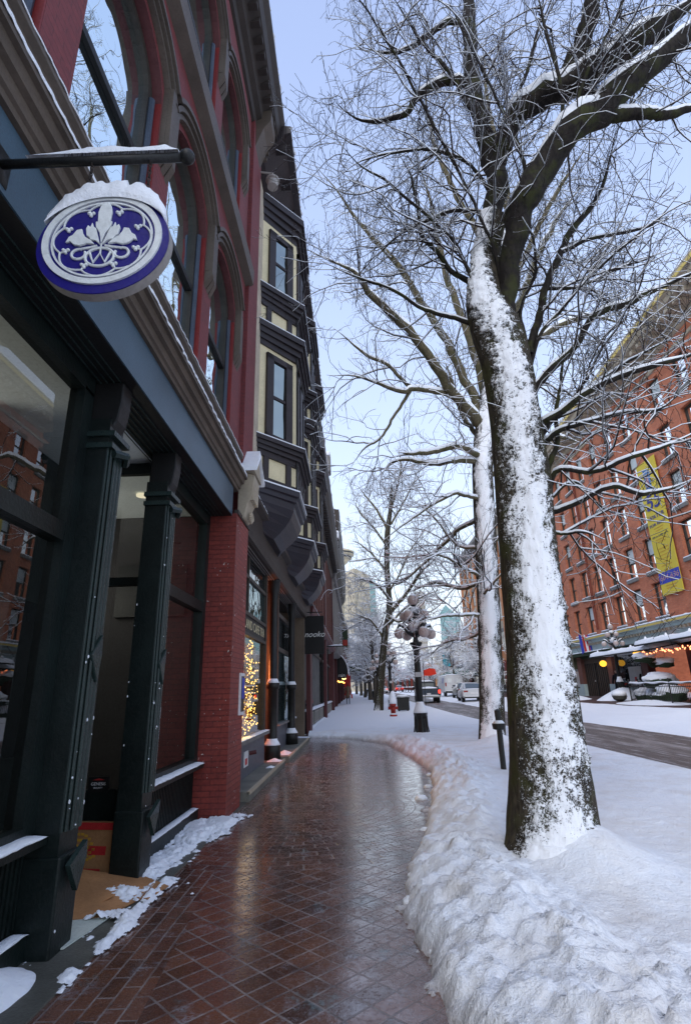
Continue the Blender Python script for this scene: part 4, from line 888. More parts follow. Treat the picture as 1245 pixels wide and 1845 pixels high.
for (a, b) in ((19.75, 28.9), (29.65, 38.0)):
    w = MB().box(-2.2, -2.1, a, b, .7, 4.0).build('shop_window', 'glass_dark', Cb)
    for i in range(9 if a < 20 else 6):
        yy_ = a+.5+i*(b-a-.8)/(9 if a < 20 else 6); MB().box(-1.95, -1.86, yy_, yy_+.06, .7, 4.0).build('mullion', 'stone_grey' if a < 20 else 'iron', w)
    MB().box(-2.0, -1.82, a, b, 2.9, 3.0).build('transom', 'brown_dk', w)
    for k_ in range(3):
        y0, y1 = a+.15+k_*(b-a)/3, a+(k_+1)*(b-a)/3-.15; rz = MB().box(-1.9, -1.76, y0, y1, .05, .72).build('stall_riser', 'iron', Cb); fr = MB()
        nb = 4
        for j in range(nb):
            u0, u1 = y0+.12+j*(y1-y0-.2)/nb, y0+(j+1)*(y1-y0-.2)/nb; fr.box(-1.76, -1.735, u0, u1, .6, .64).box(-1.76, -1.735, u0, u1, .2, .24).box(-1.76, -1.735, u0, u0+.04, .24, .6).box(-1.76, -1.735, u1-.04, u1, .24, .6)
        fr.build('panel_frame', 'grey_far', rz); MB().box(-1.9, -1.66, y0, y1, .0, .14).build('base', 'iron', rz)
        ridge('snow_cap', -1.9, -1.70, y0, y1, .72, .08, rz, step=.15); ridge('snow_cap', -1.76, -1.64, y0, y1, .14, .04, rz, step=.15)
pt = MB().lathe([(.10, 0), (.14, .2), (.15, .22), (0, .22)], (-1.72, 20.2, .75), 10).build('planter', 'iron', Cb); MB().ball((-1.72, 20.2, 1.05), .13, 10, 8).build('flowers', 'rust', pt, True)
Db = thing('grey_building', 'tall dark grey building with heavy projecting top beyond the brown brick one', 'building', (-1.6, 52, 0))
MB().box(-6, -1.66, 39, 68, 3.9, 14.6).build('wall', 'stone_grey', Db)
MB().sweep([(-1.66, 11.5), (-1.3, 12.0), (-1.15, 12.6), (-1.05, 15.2), (-1.66, 15.4)], 41, 68).build('parapet', 'brown_dk', Db); ridge('snow_cap', -1.6, -1.06, 41, 68, 15.25, .12, Db, step=.5)
for i in range(16):
    y = 40+i*1.75; MB().box(-1.66, -1.52, y, y+.18, 4.5, 9.2).build('mullion', 'grey_far', Db)
    MB().box(-1.66, -1.6, y+.35, y+1.5, 4.8, 8.9).build('window', 'win_dark', Db)
MB().sweep([(-1.66, 9.2), (-1.4, 9.3), (-1.35, 9.7), (-1.66, 9.8)], 39, 68).build('string_course', 'stone_grey', Db); MB().sweep([(-1.66, 3.9), (-1.35, 4.0), (-1.3, 4.4), (-1.66, 4.5)], 39, 68).build('shop_cornice', 'stone_grey', Db)
MB().box(-2.2, -2.1, 39, 68, .2, 3.9).build('shop_front', 'glass_dark', Db)
for y in (39.1, 45.2, 53, 61, 67): MB().box(-2.1, -1.62, y, y+.5, 0, 3.9).build('pilaster', 'wood_red', Db)
aw = thing('awning', 'dark curved shop awning edged with snow and lettered rain.', 'awning', (-1.4, 49, 2.5))
N_ = 8; pr = [(-1.7+.95*math.sin(math.pi/2*i/N_), 2.75+1.55*math.cos(math.pi/2*i/N_)) for i in range(N_+1)]
cv = MB()
for i in range(N_):
    (xa, za), (xb, zb2) = pr[i], pr[i+1]; cv.prism([(xa, 46, za), (xa, 54, za), (xb, 54, zb2), (xb, 46, zb2)], (-.02, 0, -.02))
cv.prism([(-1.7, 46, 4.3)]+[(x_, 46, z_) for x_, z_ in pr[1:]]+[(-1.7, 46, 2.75)], (0, .04, 0)); cv.build('canopy', 'black', aw)
ac = MB()
for i in range(2, N_):
    (xa, za), (xb, zb2) = pr[i], pr[i+1]; ac.prism([(xa, 46-.03, za), (xa, 54, za), (xb, 54, zb2), (xb, 46-.03, zb2)], (.05, 0, .05))
ac.build('snow_cap', 'snow', aw)
ab = MB().box(-1.6, -.85, 45.9, 45.96, 2.42, 2.78).build('name_board', 'black', aw); text('rain.', .36, 'offwhite_text', ab, (-1.22, 45.88, 2.62), (1, 0, 0), (0, 0, 1), .01)
ne = thing('lit_sign', 'glowing orange and yellow tube sign under the rain. awning', 'sign', (-1.4, 46.5, 2))
MB().tube([(-1.62, 46.4, 2.2), (-1.45, 46.4, 2.1), (-1.3, 46.4, 2.14), (-1.05, 46.4, 2.02)], .05, 8).build('orange_tube', 'neon', ne); MB().tube([(-1.25, 46.4, 2.38), (-1.1, 46.4, 2.32), (-.92, 46.4, 2.38)], .04, 8).build('yellow_tube', emit('yellow_tube', (1, .8, .25), 3), ne)
MB().tube([(-1.7, 46.4, 2.45), (-1.3, 46.4, 2.45)], .02, 6).build('bracket', 'iron', ne)
rp = thing('projecting_sign', 'small dark green and red square sign projecting high on the grey building', 'sign', (-1.2, 50, 5.6)); MB().box(-1.25, -.75, 50, 50.1, 5.2, 6.7).build('board', 'evergreen', rp); MB().box(-1.2, -.8, 49.98, 50.0, 5.3, 5.8).build('lower_panel', 'rust', rp); MB().tube([(-1.7, 50.05, 6.8), (-.8, 50.05, 6.8)], .03, 6).build('bracket', 'iron', rp)
fb = thing('flat_bracket_lamp', 'thin snow-topped bar projecting from the brown building past the nooko sign', 'bracket', (-1.5, 30, 3.6)); MB().tube([(-1.6, 30, 3.7), (-.72, 30, 3.7)], .035, 6).build('bar', 'iron', fb); ridge_x('snow_cap', -1.5, -.72, 30, 3.73, .05, .06, fb)
rb_ = thing('red_banner', 'red shop banner on the left wall beyond the awning', 'banner', (-1.3, 58, 2)); MB().box(-1.35, -.7, 58, 58.05, 1.0, 3.0).build('cloth', 'red_print', rb_); MB().tube([(-1.6, 58.02, 3.05), (-.7, 58.02, 3.05)], .02, 6).build('rod', 'iron', rb_)
Eb = thing('brown_building', 'low brown building at the far end of the left row behind snowy crowns', 'building', (-1.6, 90, 0))
MB().box(-9, -1.6, 69, 120, 0, 9.5).build('wall', 'brown_brick', Eb); MB().sweep([(-1.6, 9), (-1.1, 9.2), (-1.1, 9.6), (-1.6, 9.6)], 69, 120).build('cornice', 'stone', Eb)
for i in range(12):
    for z in (3.6, 6.4): MB().box(-1.6, -1.54, 71+i*4, 73.2+i*4, z, z+1.8).build('window', 'win_dark', Eb)
mq = thing('canopy', 'dark green snow-topped canopy over the pavement far down the left side', 'canopy', (0, 75, 3.4)); MB().box(-1.5, 1.6, 74, 78, 3.9, 4.6).build('roof', 'evergreen', mq); ridge_x('snow_cap', -1.5, 1.6, 75, 4.6, .9, .25, mq)
for x_ in (-1.3, 1.4): MB().tube([(x_, 74.4, .3), (x_, 74.4, 3.9)], .08, 6).build('post', 'iron', mq)

# ------------------------------------------------------------------ towers far behind
T1 = thing('tower_block', 'pale beige office tower with square windows rising beyond the left row', 'tower', (3, 250, 0))
pA, pB, pC = at(619, 1030, 262), at(637.5, 1023.5, 250), at(665, 1034.5, 268); ht = pB[2]
pB2 = pA[:2]+pC[:2]-pB[:2]
MB().prism([(*pA[:2], 0), (*pB[:2], 0), (*pC[:2], 0), (*pB2, 0)], (0, 0, ht)).build('wall', 'tower', T1)
def twin(p, q, nc, nr, z0, z1, ww, hh):
    b = MB(); p, q = np.array(p[:2]), np.array(q[:2]); d = q-p; L = np.linalg.norm(d); t = d/L; nn = np.array((t[1], -t[0])); nn = nn*np.sign(nn.dot(-p))
    for i in range(nc):
        for j in range(nr):
            u = (i+.5)/nc*L; z = z0+(z1-z0)*(j+.5)/nr; a = p+t*(u-ww/2)+nn*.05; c = p+t*(u+ww/2)+nn*.05
            b.quad((*a, z-hh/2), (*c, z-hh/2), (*c, z+hh/2), (*a, z+hh/2))
    return b
tag(twin(pB, pC, 12, 17, 2, ht-2.5, .38*np.linalg.norm(pC[:2]-pB[:2])/12*1.2, 1.6).build('windows', 'tower_win', T1), kind='stuff'); tag(twin(pA, pB, 4, 17, 2, ht-2.5, 1.3, 1.6).build('windows', 'tower_win', T1), kind='stuff')
T2 = thing('glass_tower', 'pale teal glass tower just right of the beige office tower', 'tower', (10, 290, 0)); a_, b_ = at(663, 1046, 290), at(676, 1052, 290)
MB().box(a_[0], b_[0], 290, 310, 0, a_[2]).build('wall', 'teal_glass', T2); tg = MB()
for i in range(24): tg.box(a_[0]-.05, b_[0]+.05, 289.9, 310, i*2.4, i*2.4+.3)
tag(tg.build('floor_bands', 'grey_far', T2), kind='stuff')
T3 = thing('saucer_tower', 'round flat-topped observation tower peeping out above the left roofs', 'tower', (-8, 300, 0)); c_ = at(612, 1008, 300); q_ = at(638, 1008, 300); rr_ = q_[0]-c_[0]
MB().lathe([(.25*rr_, 0), (.25*rr_, c_[2]-4), (.55*rr_, c_[2]-2), (.62*rr_, c_[2]), (.82*rr_, c_[2]), (.86*rr_, c_[2]+1.7), (1*rr_, c_[2]+2.2), (1*rr_, c_[2]+4.2), (.7*rr_, c_[2]+5.2), (0, c_[2]+5.2)], (c_[0], 300, 0), 40).build('shaft', 'tower', T3)
MB().lathe([(.84*rr_, c_[2]+.2), (.87*rr_, c_[2]+1.4)], (c_[0], 300, 0), 40).build('window_band', 'tower_dark', T3); MB().lathe([(1.005*rr_, c_[2]+2.4), (1.005*rr_, c_[2]+3.4)], (c_[0], 300, 0), 40).build('window_band', 'tower_dark', T3)
T4 = thing('tower_block', 'narrow grey stone tower seen through branches above the lamp post', 'tower', (20, 260, 0)); a_, b_ = at(748, 1066, 260), at(764, 1066, 260)
MB().box(a_[0], b_[0], 260, 275, 0, a_[2]).build('wall', 'grey_far', T4); tag(twin((a_[0], 260), (b_[0], 260), 4, 16, 2, a_[2]-1, .8, 1.3).build('windows', 'tower_win', T4), kind='stuff')
T5 = thing('gabled_building', 'pale blue glass building with pointed gable left of the far brick block', 'building', (33, 200, 0)); a_ = at(792, 1105, 200); b_ = at(828, 1112, 200); c_ = at(802, 1090, 200)
MB().prism([(a_[0], 200, 0), (b_[0], 200, 0), (b_[0], 200, b_[2]), (c_[0], 200, c_[2]), (a_[0], 200, a_[2])], (0, 15, 0)).build('wall', 'teal_glass', T5)
for i, (px0, px1, py, d, mt, lb) in enumerate(((672, 716, 1195, 150, 'brown_brick', 'low dark brick building closing the street behind the second lamp'), (716, 748, 1206, 160, 'red_brick', 'small dark red building behind the far traffic'), (760, 792, 1196, 150, 'tan_brick', 'low tan building behind the pickup truck'), (792, 832, 1170, 140, 'stone', 'pale stone building with dark windows behind the white van'))):
    a_, b_ = at(px0, py, d), at(px1, py, d); t_ = thing('low_building', lb, 'building', ((a_[0]+b_[0])/2, d, 0)); MB().box(a_[0], b_[0], d, d+12, -.5, a_[2]).build('wall', mt, t_); ridge_x('snow_cap', a_[0], b_[0], d+3, a_[2], 3, .6, t_)
    nb = 4
    for j in range(nb):
        u = a_[0]+(b_[0]-a_[0])*(j+.25)/nb; MB().box(u, u+(b_[0]-a_[0])/nb*.5, d-.1, d, 2.0, min(4.6, a_[2]-.6)).build('window', 'win_dark', t_)

# ------------------------------------------------------------------ right: red brick block
XR = 18.; Rb = thing('brick_block', 'big orange-red brick block with rows of sash windows and bracketed cornice at right', 'building', (18, 35, 0))
yw = [47.0, 44.6, 42.2, 39.8, 37.3, 34.8, 32.25, 28.3, 25.8, 23.3, 20.8, 18.3]; zw = [5.0, 7.72, 10.55, 13.4, 16.4]; hw_, wh = .62, 2.05
b = MB(); y0_, y1_ = 15.0, 48.8; edges = [y0_]+[e for y in sorted(yw) for e in (y-hw_, y+hw_)]+[y1_]
zed = [4.6]+[e for z in zw for e in (z, z+wh)]+[19.8]
for i in range(len(edges)-1):
    for j in range(len(zed)-1):
        if i % 2 == 1 and j % 2 == 1: continue
        b.quad((XR, edges[i], zed[j]), (XR, edges[i+1], zed[j]), (XR, edges[i+1], zed[j+1]), (XR, edges[i], zed[j+1]))
for y in yw:
    for z in zw:
        for (p1, p2) in (((y-hw_, z), (y-hw_, z+wh)), ((y-hw_, z+wh), (y+hw_, z+wh)), ((y+hw_, z+wh), (y+hw_, z)), ((y+hw_, z), (y-hw_, z))):
            b.quad((XR, *p1), (XR, *p2), (XR+.3, *p2), (XR+.3, *p1))
b.box(XR+.02, XR+14, y1_, y1_+.2, 0, 19.8).box(XR+13, XR+14, y0_, y1_, 0, 19.8)
b.build('wall', 'orange_brick', Rb)
def rwin():
    f = MB(); x = XR+.2
    f.box(x, x+.08, y-hw_, y-hw_+.09, z, z+wh).box(x, x+.08, y+hw_-.09, y+hw_, z, z+wh).box(x, x+.08, y-hw_+.09, y+hw_-.09, z+wh-.09, z+wh).box(x, x+.08, y-hw_+.09, y+hw_-.09, z, z+.08).box(x+.01, x+.07, y-hw_+.09, y+hw_-.09, z+wh*.5-.035, z+wh*.5+.035)
    return f
proto = None; rr = random.Random(4)
for y in yw:
    for z in zw:
        w = rwin().build('window', 'frame_brown', Rb)
        top = rr.choice(['blind', 'blind', 'blind2', 'win_dark']); lo_ = rr.choice(['blind', 'blind', 'win_dark']) if top != 'win_dark' else 'win_dark'
        MB().quad((XR+.26, y-hw_, z+wh*.5), (XR+.26, y+hw_, z+wh*.5), (XR+.26, y+hw_, z+wh), (XR+.26, y-hw_, z+wh)).build('pane', top if rr.random() < .9 else 'win_dark', w)
        MB().quad((XR+.265, y-hw_, z), (XR+.265, y+hw_, z), (XR+.265, y+hw_, z+wh*.5), (XR+.265, y-hw_, z+wh*.5)).build('pane', lo_, w)
        MB().box(XR-.12, XR+.2, y-hw_-.08, y+hw_+.08, z-.2, z-.002).build('sill', 'stone_grey', w); MB().box(XR-.11, XR+.15, y-hw_-.05, y+hw_+.05, z-.002, z+.06).build('snow_cap', 'snow', w)
MB().sweep([(XR, 19.45), (XR-.2, 19.55), (XR-.25, 19.8), (XR-1.35, 20.1), (XR-1.4, 20.35), (XR-1.6, 20.4), (XR-1.6, 20.75), (XR, 20.9)], y0_, y1_+.6).build('cornice', 'stone', Rb)
MB().box(XR-1.62, XR-1.55, y0_, y1_+.6, 20.42, 20.62).build('cornice_trim', 'yellow_trim', Rb); ridge('snow_cap', XR-1.58, XR-.2, y0_, y1_+.5, 20.8, .2, Rb, step=.4, rag=.05)
for i in range(44): MB().box(XR-1.25, XR-.1, y0_+.3+i*.76, y0_+.62+i*.76, 19.75, 20.02).build('bracket', 'stone', Rb)
MB().box(XR-.10, XR, y0_, y1_, 18.75, 18.95).build('string_course', 'stone', Rb)
MB().tube([(XR-.12, 41.0, 5.2), (XR-.12, 41.0, 19.4)], .09, 8).build('drain_pipe', 'pipe', Rb)
# shop cornice and ground floor
MB().sweep([(XR, 3.75), (XR-.12, 3.8), (XR-.14, 4.3), (XR-.3, 4.35), (XR-.32, 4.52), (XR-.5, 4.56), (XR-.5, 4.72), (XR, 4.8)], y0_, y1_).build('shop_cornice', 'pale_teal', Rb)
for i in range(90): MB().box(XR-.30, XR-.15, y0_+.1+i*.37, y0_+.26+i*.37, 4.18, 4.34).build('dentil', 'stone', Rb)
MB().box(XR-.52, XR-.46, y0_, y1_, 4.58, 4.70).build('cornice_trim', 'yellow_trim', Rb); ridge('snow_cap', XR-.5, XR-.02, y0_, y1_, 4.74, .09, Rb, step=.3, rag=.05)
MB().box(XR-.5, XR+.1, 39.0, 48.8, 3.45, 3.70).build('fascia', 'evergreen', Rb); ridge('snow_cap', XR-.55, XR-.3, 39, 48.8, 3.70, .06, Rb, step=.3, rag=.05)
MB().box(XR, XR+.2, 36.6, 48.8, 3.3, 3.78).box(XR+.06, XR+.18, 45.9, 47.4, 2.6, 3.3).build('fascia_board', 'evergreen', Rb)
for y in (48.3, 45.5, 40.1, 35.3, 30.2, 25, 20, 15.1):
    g0 = float(gz(XR, y)); MB().box(XR-.1, XR+.35, y-.35, y+.45, g0+.9, 3.8).build('pier', 'wood_red' if y < 36 else 'brown_brick', Rb); MB().box(XR-.14, XR+.35, y-.37, y+.47, g0, g0+.9).build('pier_base', 'pale_teal', Rb)
dd = MB().box(XR+.12, XR+.2, 41.0, 45.1, .3, 3.3).build('double_door', 'wood_dark', Rb); ds = MB()
for i in range(12): ds.box(XR+.08, XR+.12, 41.15+i*.33, 41.19+i*.33, .4, 2.9)
ds.box(XR+.05, XR+.12, 43.02, 43.1, .4, 2.9).build('plank_joint', 'black', dd); MB().ball((XR+.06, 43.3, 1.6), .06, 8, 6).build('handle', 'rim', dd)
for (a, b_, m1) in ((36.0, 39.6, 'glass_dark'), (46.1, 47.9, 'glass_dark')):
    w = MB().box(XR+.15, XR+.25, a, b_, 1.1, 3.3).build('shop_window', m1, Rb); MB().box(XR+.05, XR+.2, a, b_, .3, 1.1).build('stall_riser', 'pale_teal', w); MB().box(XR+.13, XR+.149, a+.3, a+2.0 if a < 40 else b_-.3, 1.2, 2.4).build('poster', 'grey_board', w)
MB().box(XR+.125, XR+.13, 37.0, 37.3, 1.35, 1.75).build('poster', 'red_print', Rb)
MB().box(XR+2.5, XR+2.6, y0_, 35, .3, 3.8).build('patio_wall', paint('patio_wall', (.16, .04, .02), .8, .5, .6), Rb); MB().box(XR-.1, XR+2.6, y0_, 35, 3.3, 3.76).build('patio_ceiling', 'wood_dark', Rb); MB().box(XR+2.4, XR+2.5, 17, 33, .5, 2.7).build('patio_door', 'black', Rb)
pw = bpy.data.lights.new('patio_lamp', 'POINT'); pw.energy = 9; pw.color = (1, .35, .12); pw.shadow_soft_size = .4; po_ = bpy.data.objects.new('patio_lamp', pw); COL.objects.link(po_); po_.location = np.array((XR+1.2, 30.5, 2.7))-root_off(Rb); po_.parent = Rb
for y in (31.5, 29.3, 27.2): MB().lathe([(0, 0), (.22, .0), (.14, .16), (0, .18)], (XR-.25, y, 3.58), 10).build('downlight', 'red_down', Rb)
# canvas canopies with snow in front of the patio
for nm_, y0, y1, x0, x1, z, lb in (('canopy', 30.6, 38.8, 16.0, 17.9, 3.05, 'long flat dark canopy piled with snow over the right pavement'), ('canopy', 24, 31.5, 15.6, 17.9, 3.3, 'snow-covered canopy over the lit patio at the right edge')):
    t_ = thing(nm_, lb, 'canopy', ((x0+x1)/2, (y0+y1)/2, z)); MB().sweep([(x0, z), (x1, z+.35), (x1, z+.41), (x0, z+.06)], y0, y1).build('cloth', 'black', t_); ridge('snow_cap', x0, x1-.3, y0, y1, z+.09, .28, t_, step=.2, rag=.1)
    for y in np.linspace(y0+.6, y1-.6, 4):
        MB().lathe([(.3, 0), (.12, .12), (.03, .3)], (x0+.4, y, z+.2), 8).build('snow_peak', 'snow', t_); MB().tube([(x0+.4, y, z+.2), (XR-.05, y, 5.1)], .015, 5).build('stay', 'chain', t_)
lines = [[(16.2+.8*j, y, 2.95+.12*math.sin(y*3+j)+.1*j) for y in np.linspace(26, 33.5, 14)] for j in range(3)]
strings('string_lights', 'orange bulbs strung under the snowy canopy of the right patio', 'red_bulb', lines, .042)
for i, (y, zc, lb) in enumerate(((47.2, 2.6, 'round amber wall lantern left of the wooden double door'), (40.2, 2.75, 'round amber wall lantern right of the wooden double door'), (32.9, 3.0, 'amber lantern glowing under the long snowy canopy'))):
    t_ = thing('wall_lantern', lb, 'lantern', (XR-.45, y, zc)); MB().ball((XR-.5 if i < 2 else 16.4, y, zc), .24, 14, 10, .9).build('globe', 'amber_globe', t_, True); MB().tube([(XR-.05 if i < 2 else 16.9, y, zc+.4), (XR-.5 if i < 2 else 16.4, y, zc+.38), (XR-.5 if i < 2 else 16.4, y, zc+.2)], .03, 6).build('bracket', 'iron', t_)
def drift(name, c, rx, ry, rz, mat, parent, seed=0, n=18, amp=.3, label=None):
    V = []; m = n
    for i in range(m+1):
        for j in range(n):
            a, b = math.pi*i/m, 2*math.pi*j/n; V.append((math.sin(a)*math.cos(b), math.sin(a)*math.sin(b), math.cos(a)))
    V = np.array(V); q = fbm(V*2.3+seed*7.1, 4)-.5; V = V*(1+amp*2*q[:, None]); V = V*(rx, ry, rz)+np.array(c)
    F = [(i*n+j, i*n+(j+1) % n, (i+1)*n+(j+1) % n, (i+1)*n+j) for i in range(m) for j in range(n)]
    return mk(name, V, F, mat, parent, True)
for i, (px, py, d, w_, lb) in enumerate(((1160, 1186, 32, .75, 'wide snow-topped hanging basket, leftmost of the row on the right'), (1178, 1195, 33, .42, 'small middle hanging basket under a snow cap'), (1199, 1195, 31, .55, 'rightmost hanging basket under a snow cap by the photo edge'))):
    p = at(px, py, d); t_ = thing('hanging_basket', lb, 'basket', p, 'snow-topped hanging baskets'); drift('plants', p+(0, 0, -.05), w_*.8, w_*.7, .2, 'evergreen', t_, i, amp=.5); drift('snow_cap', p+(0, 0, .15), w_*.85, w_*.75, .2, 'snow', t_, i+5)
    MB().tube([p+(0, 0, .2), (p[0], p[1], 3.5)], .012, 5).build('hanger', 'iron', t_)
for i, (px, py, rr_) in enumerate(((738, 1633, .05), (745, 1612, .035), (757, 1443, .06), (768, 1420, .04), (771, 1398, .035), (762, 1500, .04), (739, 1580, .03), (785, 1722, .045), (757, 1668, .03))):
    p = ground_hit(px, py); o = drift('snow_clod', p+(.02, 0, rr_*.4), rr_*1.4, rr_, rr_*.8, 'snow', None, i, 12, .35); tag(o, 'small loose clod of snow fallen onto the bricks at the foot of the snow bank', 'snow clod', 'snow clods at the edge of the path')
# banner
bn = thing('banner', 'tall yellow banner reading 55 WATER FOR RENT hung on the brick block', 'banner', (17.9, 30.6, 6))
by0, by1 = 29.5, 31.6; xb = XR-.14
MB().box(xb, xb+.04, by0, by1, 6.1, 14.15).build('cloth', 'banner', bn)
D_ = (0, -1, 0); U_ = (0, 0, 1); yc_ = (by0+by1)/2
MB().box(xb-.01, xb, by0, by1, 6.75, 7.4).build('blue_band', 'banner_blue', bn); text('604-636', .42, 'pink_print', bn, (xb-.02, yc_, 7.07), D_, U_, .005, shear=.2, width=1.9)
MB().prism([(xb-.01, 30.95, 12.25), (xb-.01, 30.35, 12.25), (xb-.01, 30.25, 13.45), (xb-.01, 30.95, 13.75)], (-.01, 0, 0)).build('picture', 'sky_print', bn); MB().prism([(xb-.022, 30.85, 12.5), (xb-.022, 30.5, 12.5), (xb-.022, 30.5, 13.1), (xb-.022, 30.75, 13.3)], (-.005, 0, 0)).build('picture_inset', 'pink_print', bn)
text('55', 1.35, 'navy', bn, (xb-.02, yc_, 11.55), D_, U_, .01, shear=.15, width=1.6, bold=.012)
text('WATER', .34, 'navy', bn, (xb-.02, yc_, 10.65), D_, U_, .005, width=1.75); text('FOR RENT', .24, 'navy', bn, (xb-.02, yc_, 10.2), D_, U_, .005, width=1.75); text('500 to 5,000 sq. ft.', .14, 'frame_blue', bn, (xb-.02, yc_, 9.5), D_, U_, .005, width=1.7)
for z, w_ in ((9.98, 1.0), (9.82, .8), (9.3, 1.1), (9.15, .9), (8.75, 1.2), (8.55, 1.15), (8.35, 1.2), (8.15, 1.1), (7.95, .5), (7.75, 1.1), (7.5, .8), (6.6, 1.1), (6.45, 1.0)):
    MB().box(xb-.012, xb, yc_-w_/2, yc_+w_/2, z-.022, z+.022).build('print_line', 'yellow_print', bn)
# flags
fg = thing('flag', 'red, blue and white flag drooping from a slanted snowy pole by the double door', 'flag', at(1040, 1150, 43.5)); p0_, p1_ = at(1034, 1137, 43), at(1076, 1160, 43.9); MB().tube([p0_, (17.95, 41.5, p1_[2]-.3)], .035, 6).build('pole', 'grey_far', fg)
for i, (mt, dx) in enumerate((('banner_blue', 0), ('red_print', .18), ('white', .3), ('red_print', .38), ('banner_blue', .5))):
    p = at(1041, 1143, 43)+(dx, -dx*.8, -.02*i)
    MB().prism([p, p+(.16, -.1, -.1), p+(.22, -.1, -1.35-.1*i), p+(.08, 0, -1.5+.15*i)], (.03, .05, 0)).build('stripe', mt, fg)
p = at(1049, 1150, 43); MB().prism([p, p+(.35, -.2, .05), p+(.3, -.2, -.5), p+(.05, 0, -.6)], (.03, .03, 0)).build('yellow_cloth', 'flag_yellow', fg)

# second block on the right and others beyond
R2 = thing('brick_block', 'ochre and orange brick block with dark cornice beyond the big red one', 'building', (18, 70, .5))
MB().box(XR, XR+12, 52, 90, 0, 21.2).build('wall', 'tan_brick', R2)
for i in range(12):
    y = 52+i*3.4; MB().box(XR-.22, XR, y, y+.8, 5.0, 20.4).build('pilaster', 'tan_brick', R2)
    if i < 11:
        for z in (5.6, 9.3, 13., 16.7):
            w = MB().box(XR-.05, XR-.01, y+1.1, y+3.1, z, z+2.2).build('window', 'win_dark', R2); MB().box(XR-.12, XR-.02, y+.9, y+3.3, z+2.2, z+2.6).build('lintel', 'stone_grey', w)
            MB().box(XR-.08, XR-.05, y+2.05, y+2.15, z, z+2.2).build('mullion', 'stone', w); MB().box(XR-.02, XR+.0, y+1.0, y+3.2, z+2.62, z+3.5).build('spandrel', 'stone', w)
MB().sweep([(XR, 20.4), (XR-1., 21.0), (XR-1., 21.5), (XR, 21.6)], 52, 90.5).build('cornice', 'stone_grey', R2); ridge('snow_cap', XR-1, XR, 52, 90, 21.5, .2, R2, step=.8)
MB().box(XR-2.2, XR, 70, 90, 4.4, 4.7).build('canopy', 'frame_blue', R2); MB().box(XR-2.25, XR, 70, 90, 4.7, 4.85).build('snow_cap', 'snow', R2)
for y in (52.5, 60, 67, 74, 81, 88.5): MB().box(XR-.3, XR-.22, y, y+.9, .3, 4.4).build('pier', 'red_brick', R2)
MB().box(XR-.1, XR-.02, 53.5, 89, .6, 4.2).build('shop_front', 'glass_dark', R2)
bs = thing('notice_sign', 'square white parking-style notice on a pole in front of the ochre block', 'sign', (15, 66, 1.2)); MB().box(14.6, 15.3, 66, 66.04, 2.5, 3.8).build('plate', 'grey_board', bs); MB().box(14.75, 15.15, 65.98, 66, 2.7, 3.6).build('print', 'grey_print', bs); MB().tube([(14.95, 66.08, .5), (14.95, 66.08, 4)], .04, 6).build('post', 'iron', bs)
R3 = thing('stone_building', 'stone fronted building with green awning past the ochre block', 'building', (18, 105, .6)); MB().box(XR+.2, XR+12, 91, 120, 0, 11).build('wall', 'stone', R3)
for i in range(7):
    for z in (5.3, 8.3): MB().box(XR+.12, XR+.2, 92.5+i*4, 94.7+i*4, z, z+1.8).build('window', 'win_dark', R3)
ga = thing('awning', 'sloping green shop awning on the far right buildings', 'awning', (17, 97, 3.5)); MB().sweep([(XR+.2, 4.8), (XR-2, 3.7), (XR-2, 3.3), (XR+.2, 3.3)], 91.5, 110).build('cloth', 'awning_green', ga)
cbn = thing('street_banner', 'small cyan and white banner hung from a pole among snowy branches on the far right', 'banner', at(803, 1190, 90)); p = at(803, 1182, 90); MB().box(p[0]-.5, p[0]+.6, 90, 90.05, p[2]-1.6, p[2]+.6).build('cloth', 'cyan', cbn); MB().tube([(p[0]-.55, 90, .5), (p[0]-.55, 90, p[2]+.8)], .06, 6).build('pole', 'iron', cbn)

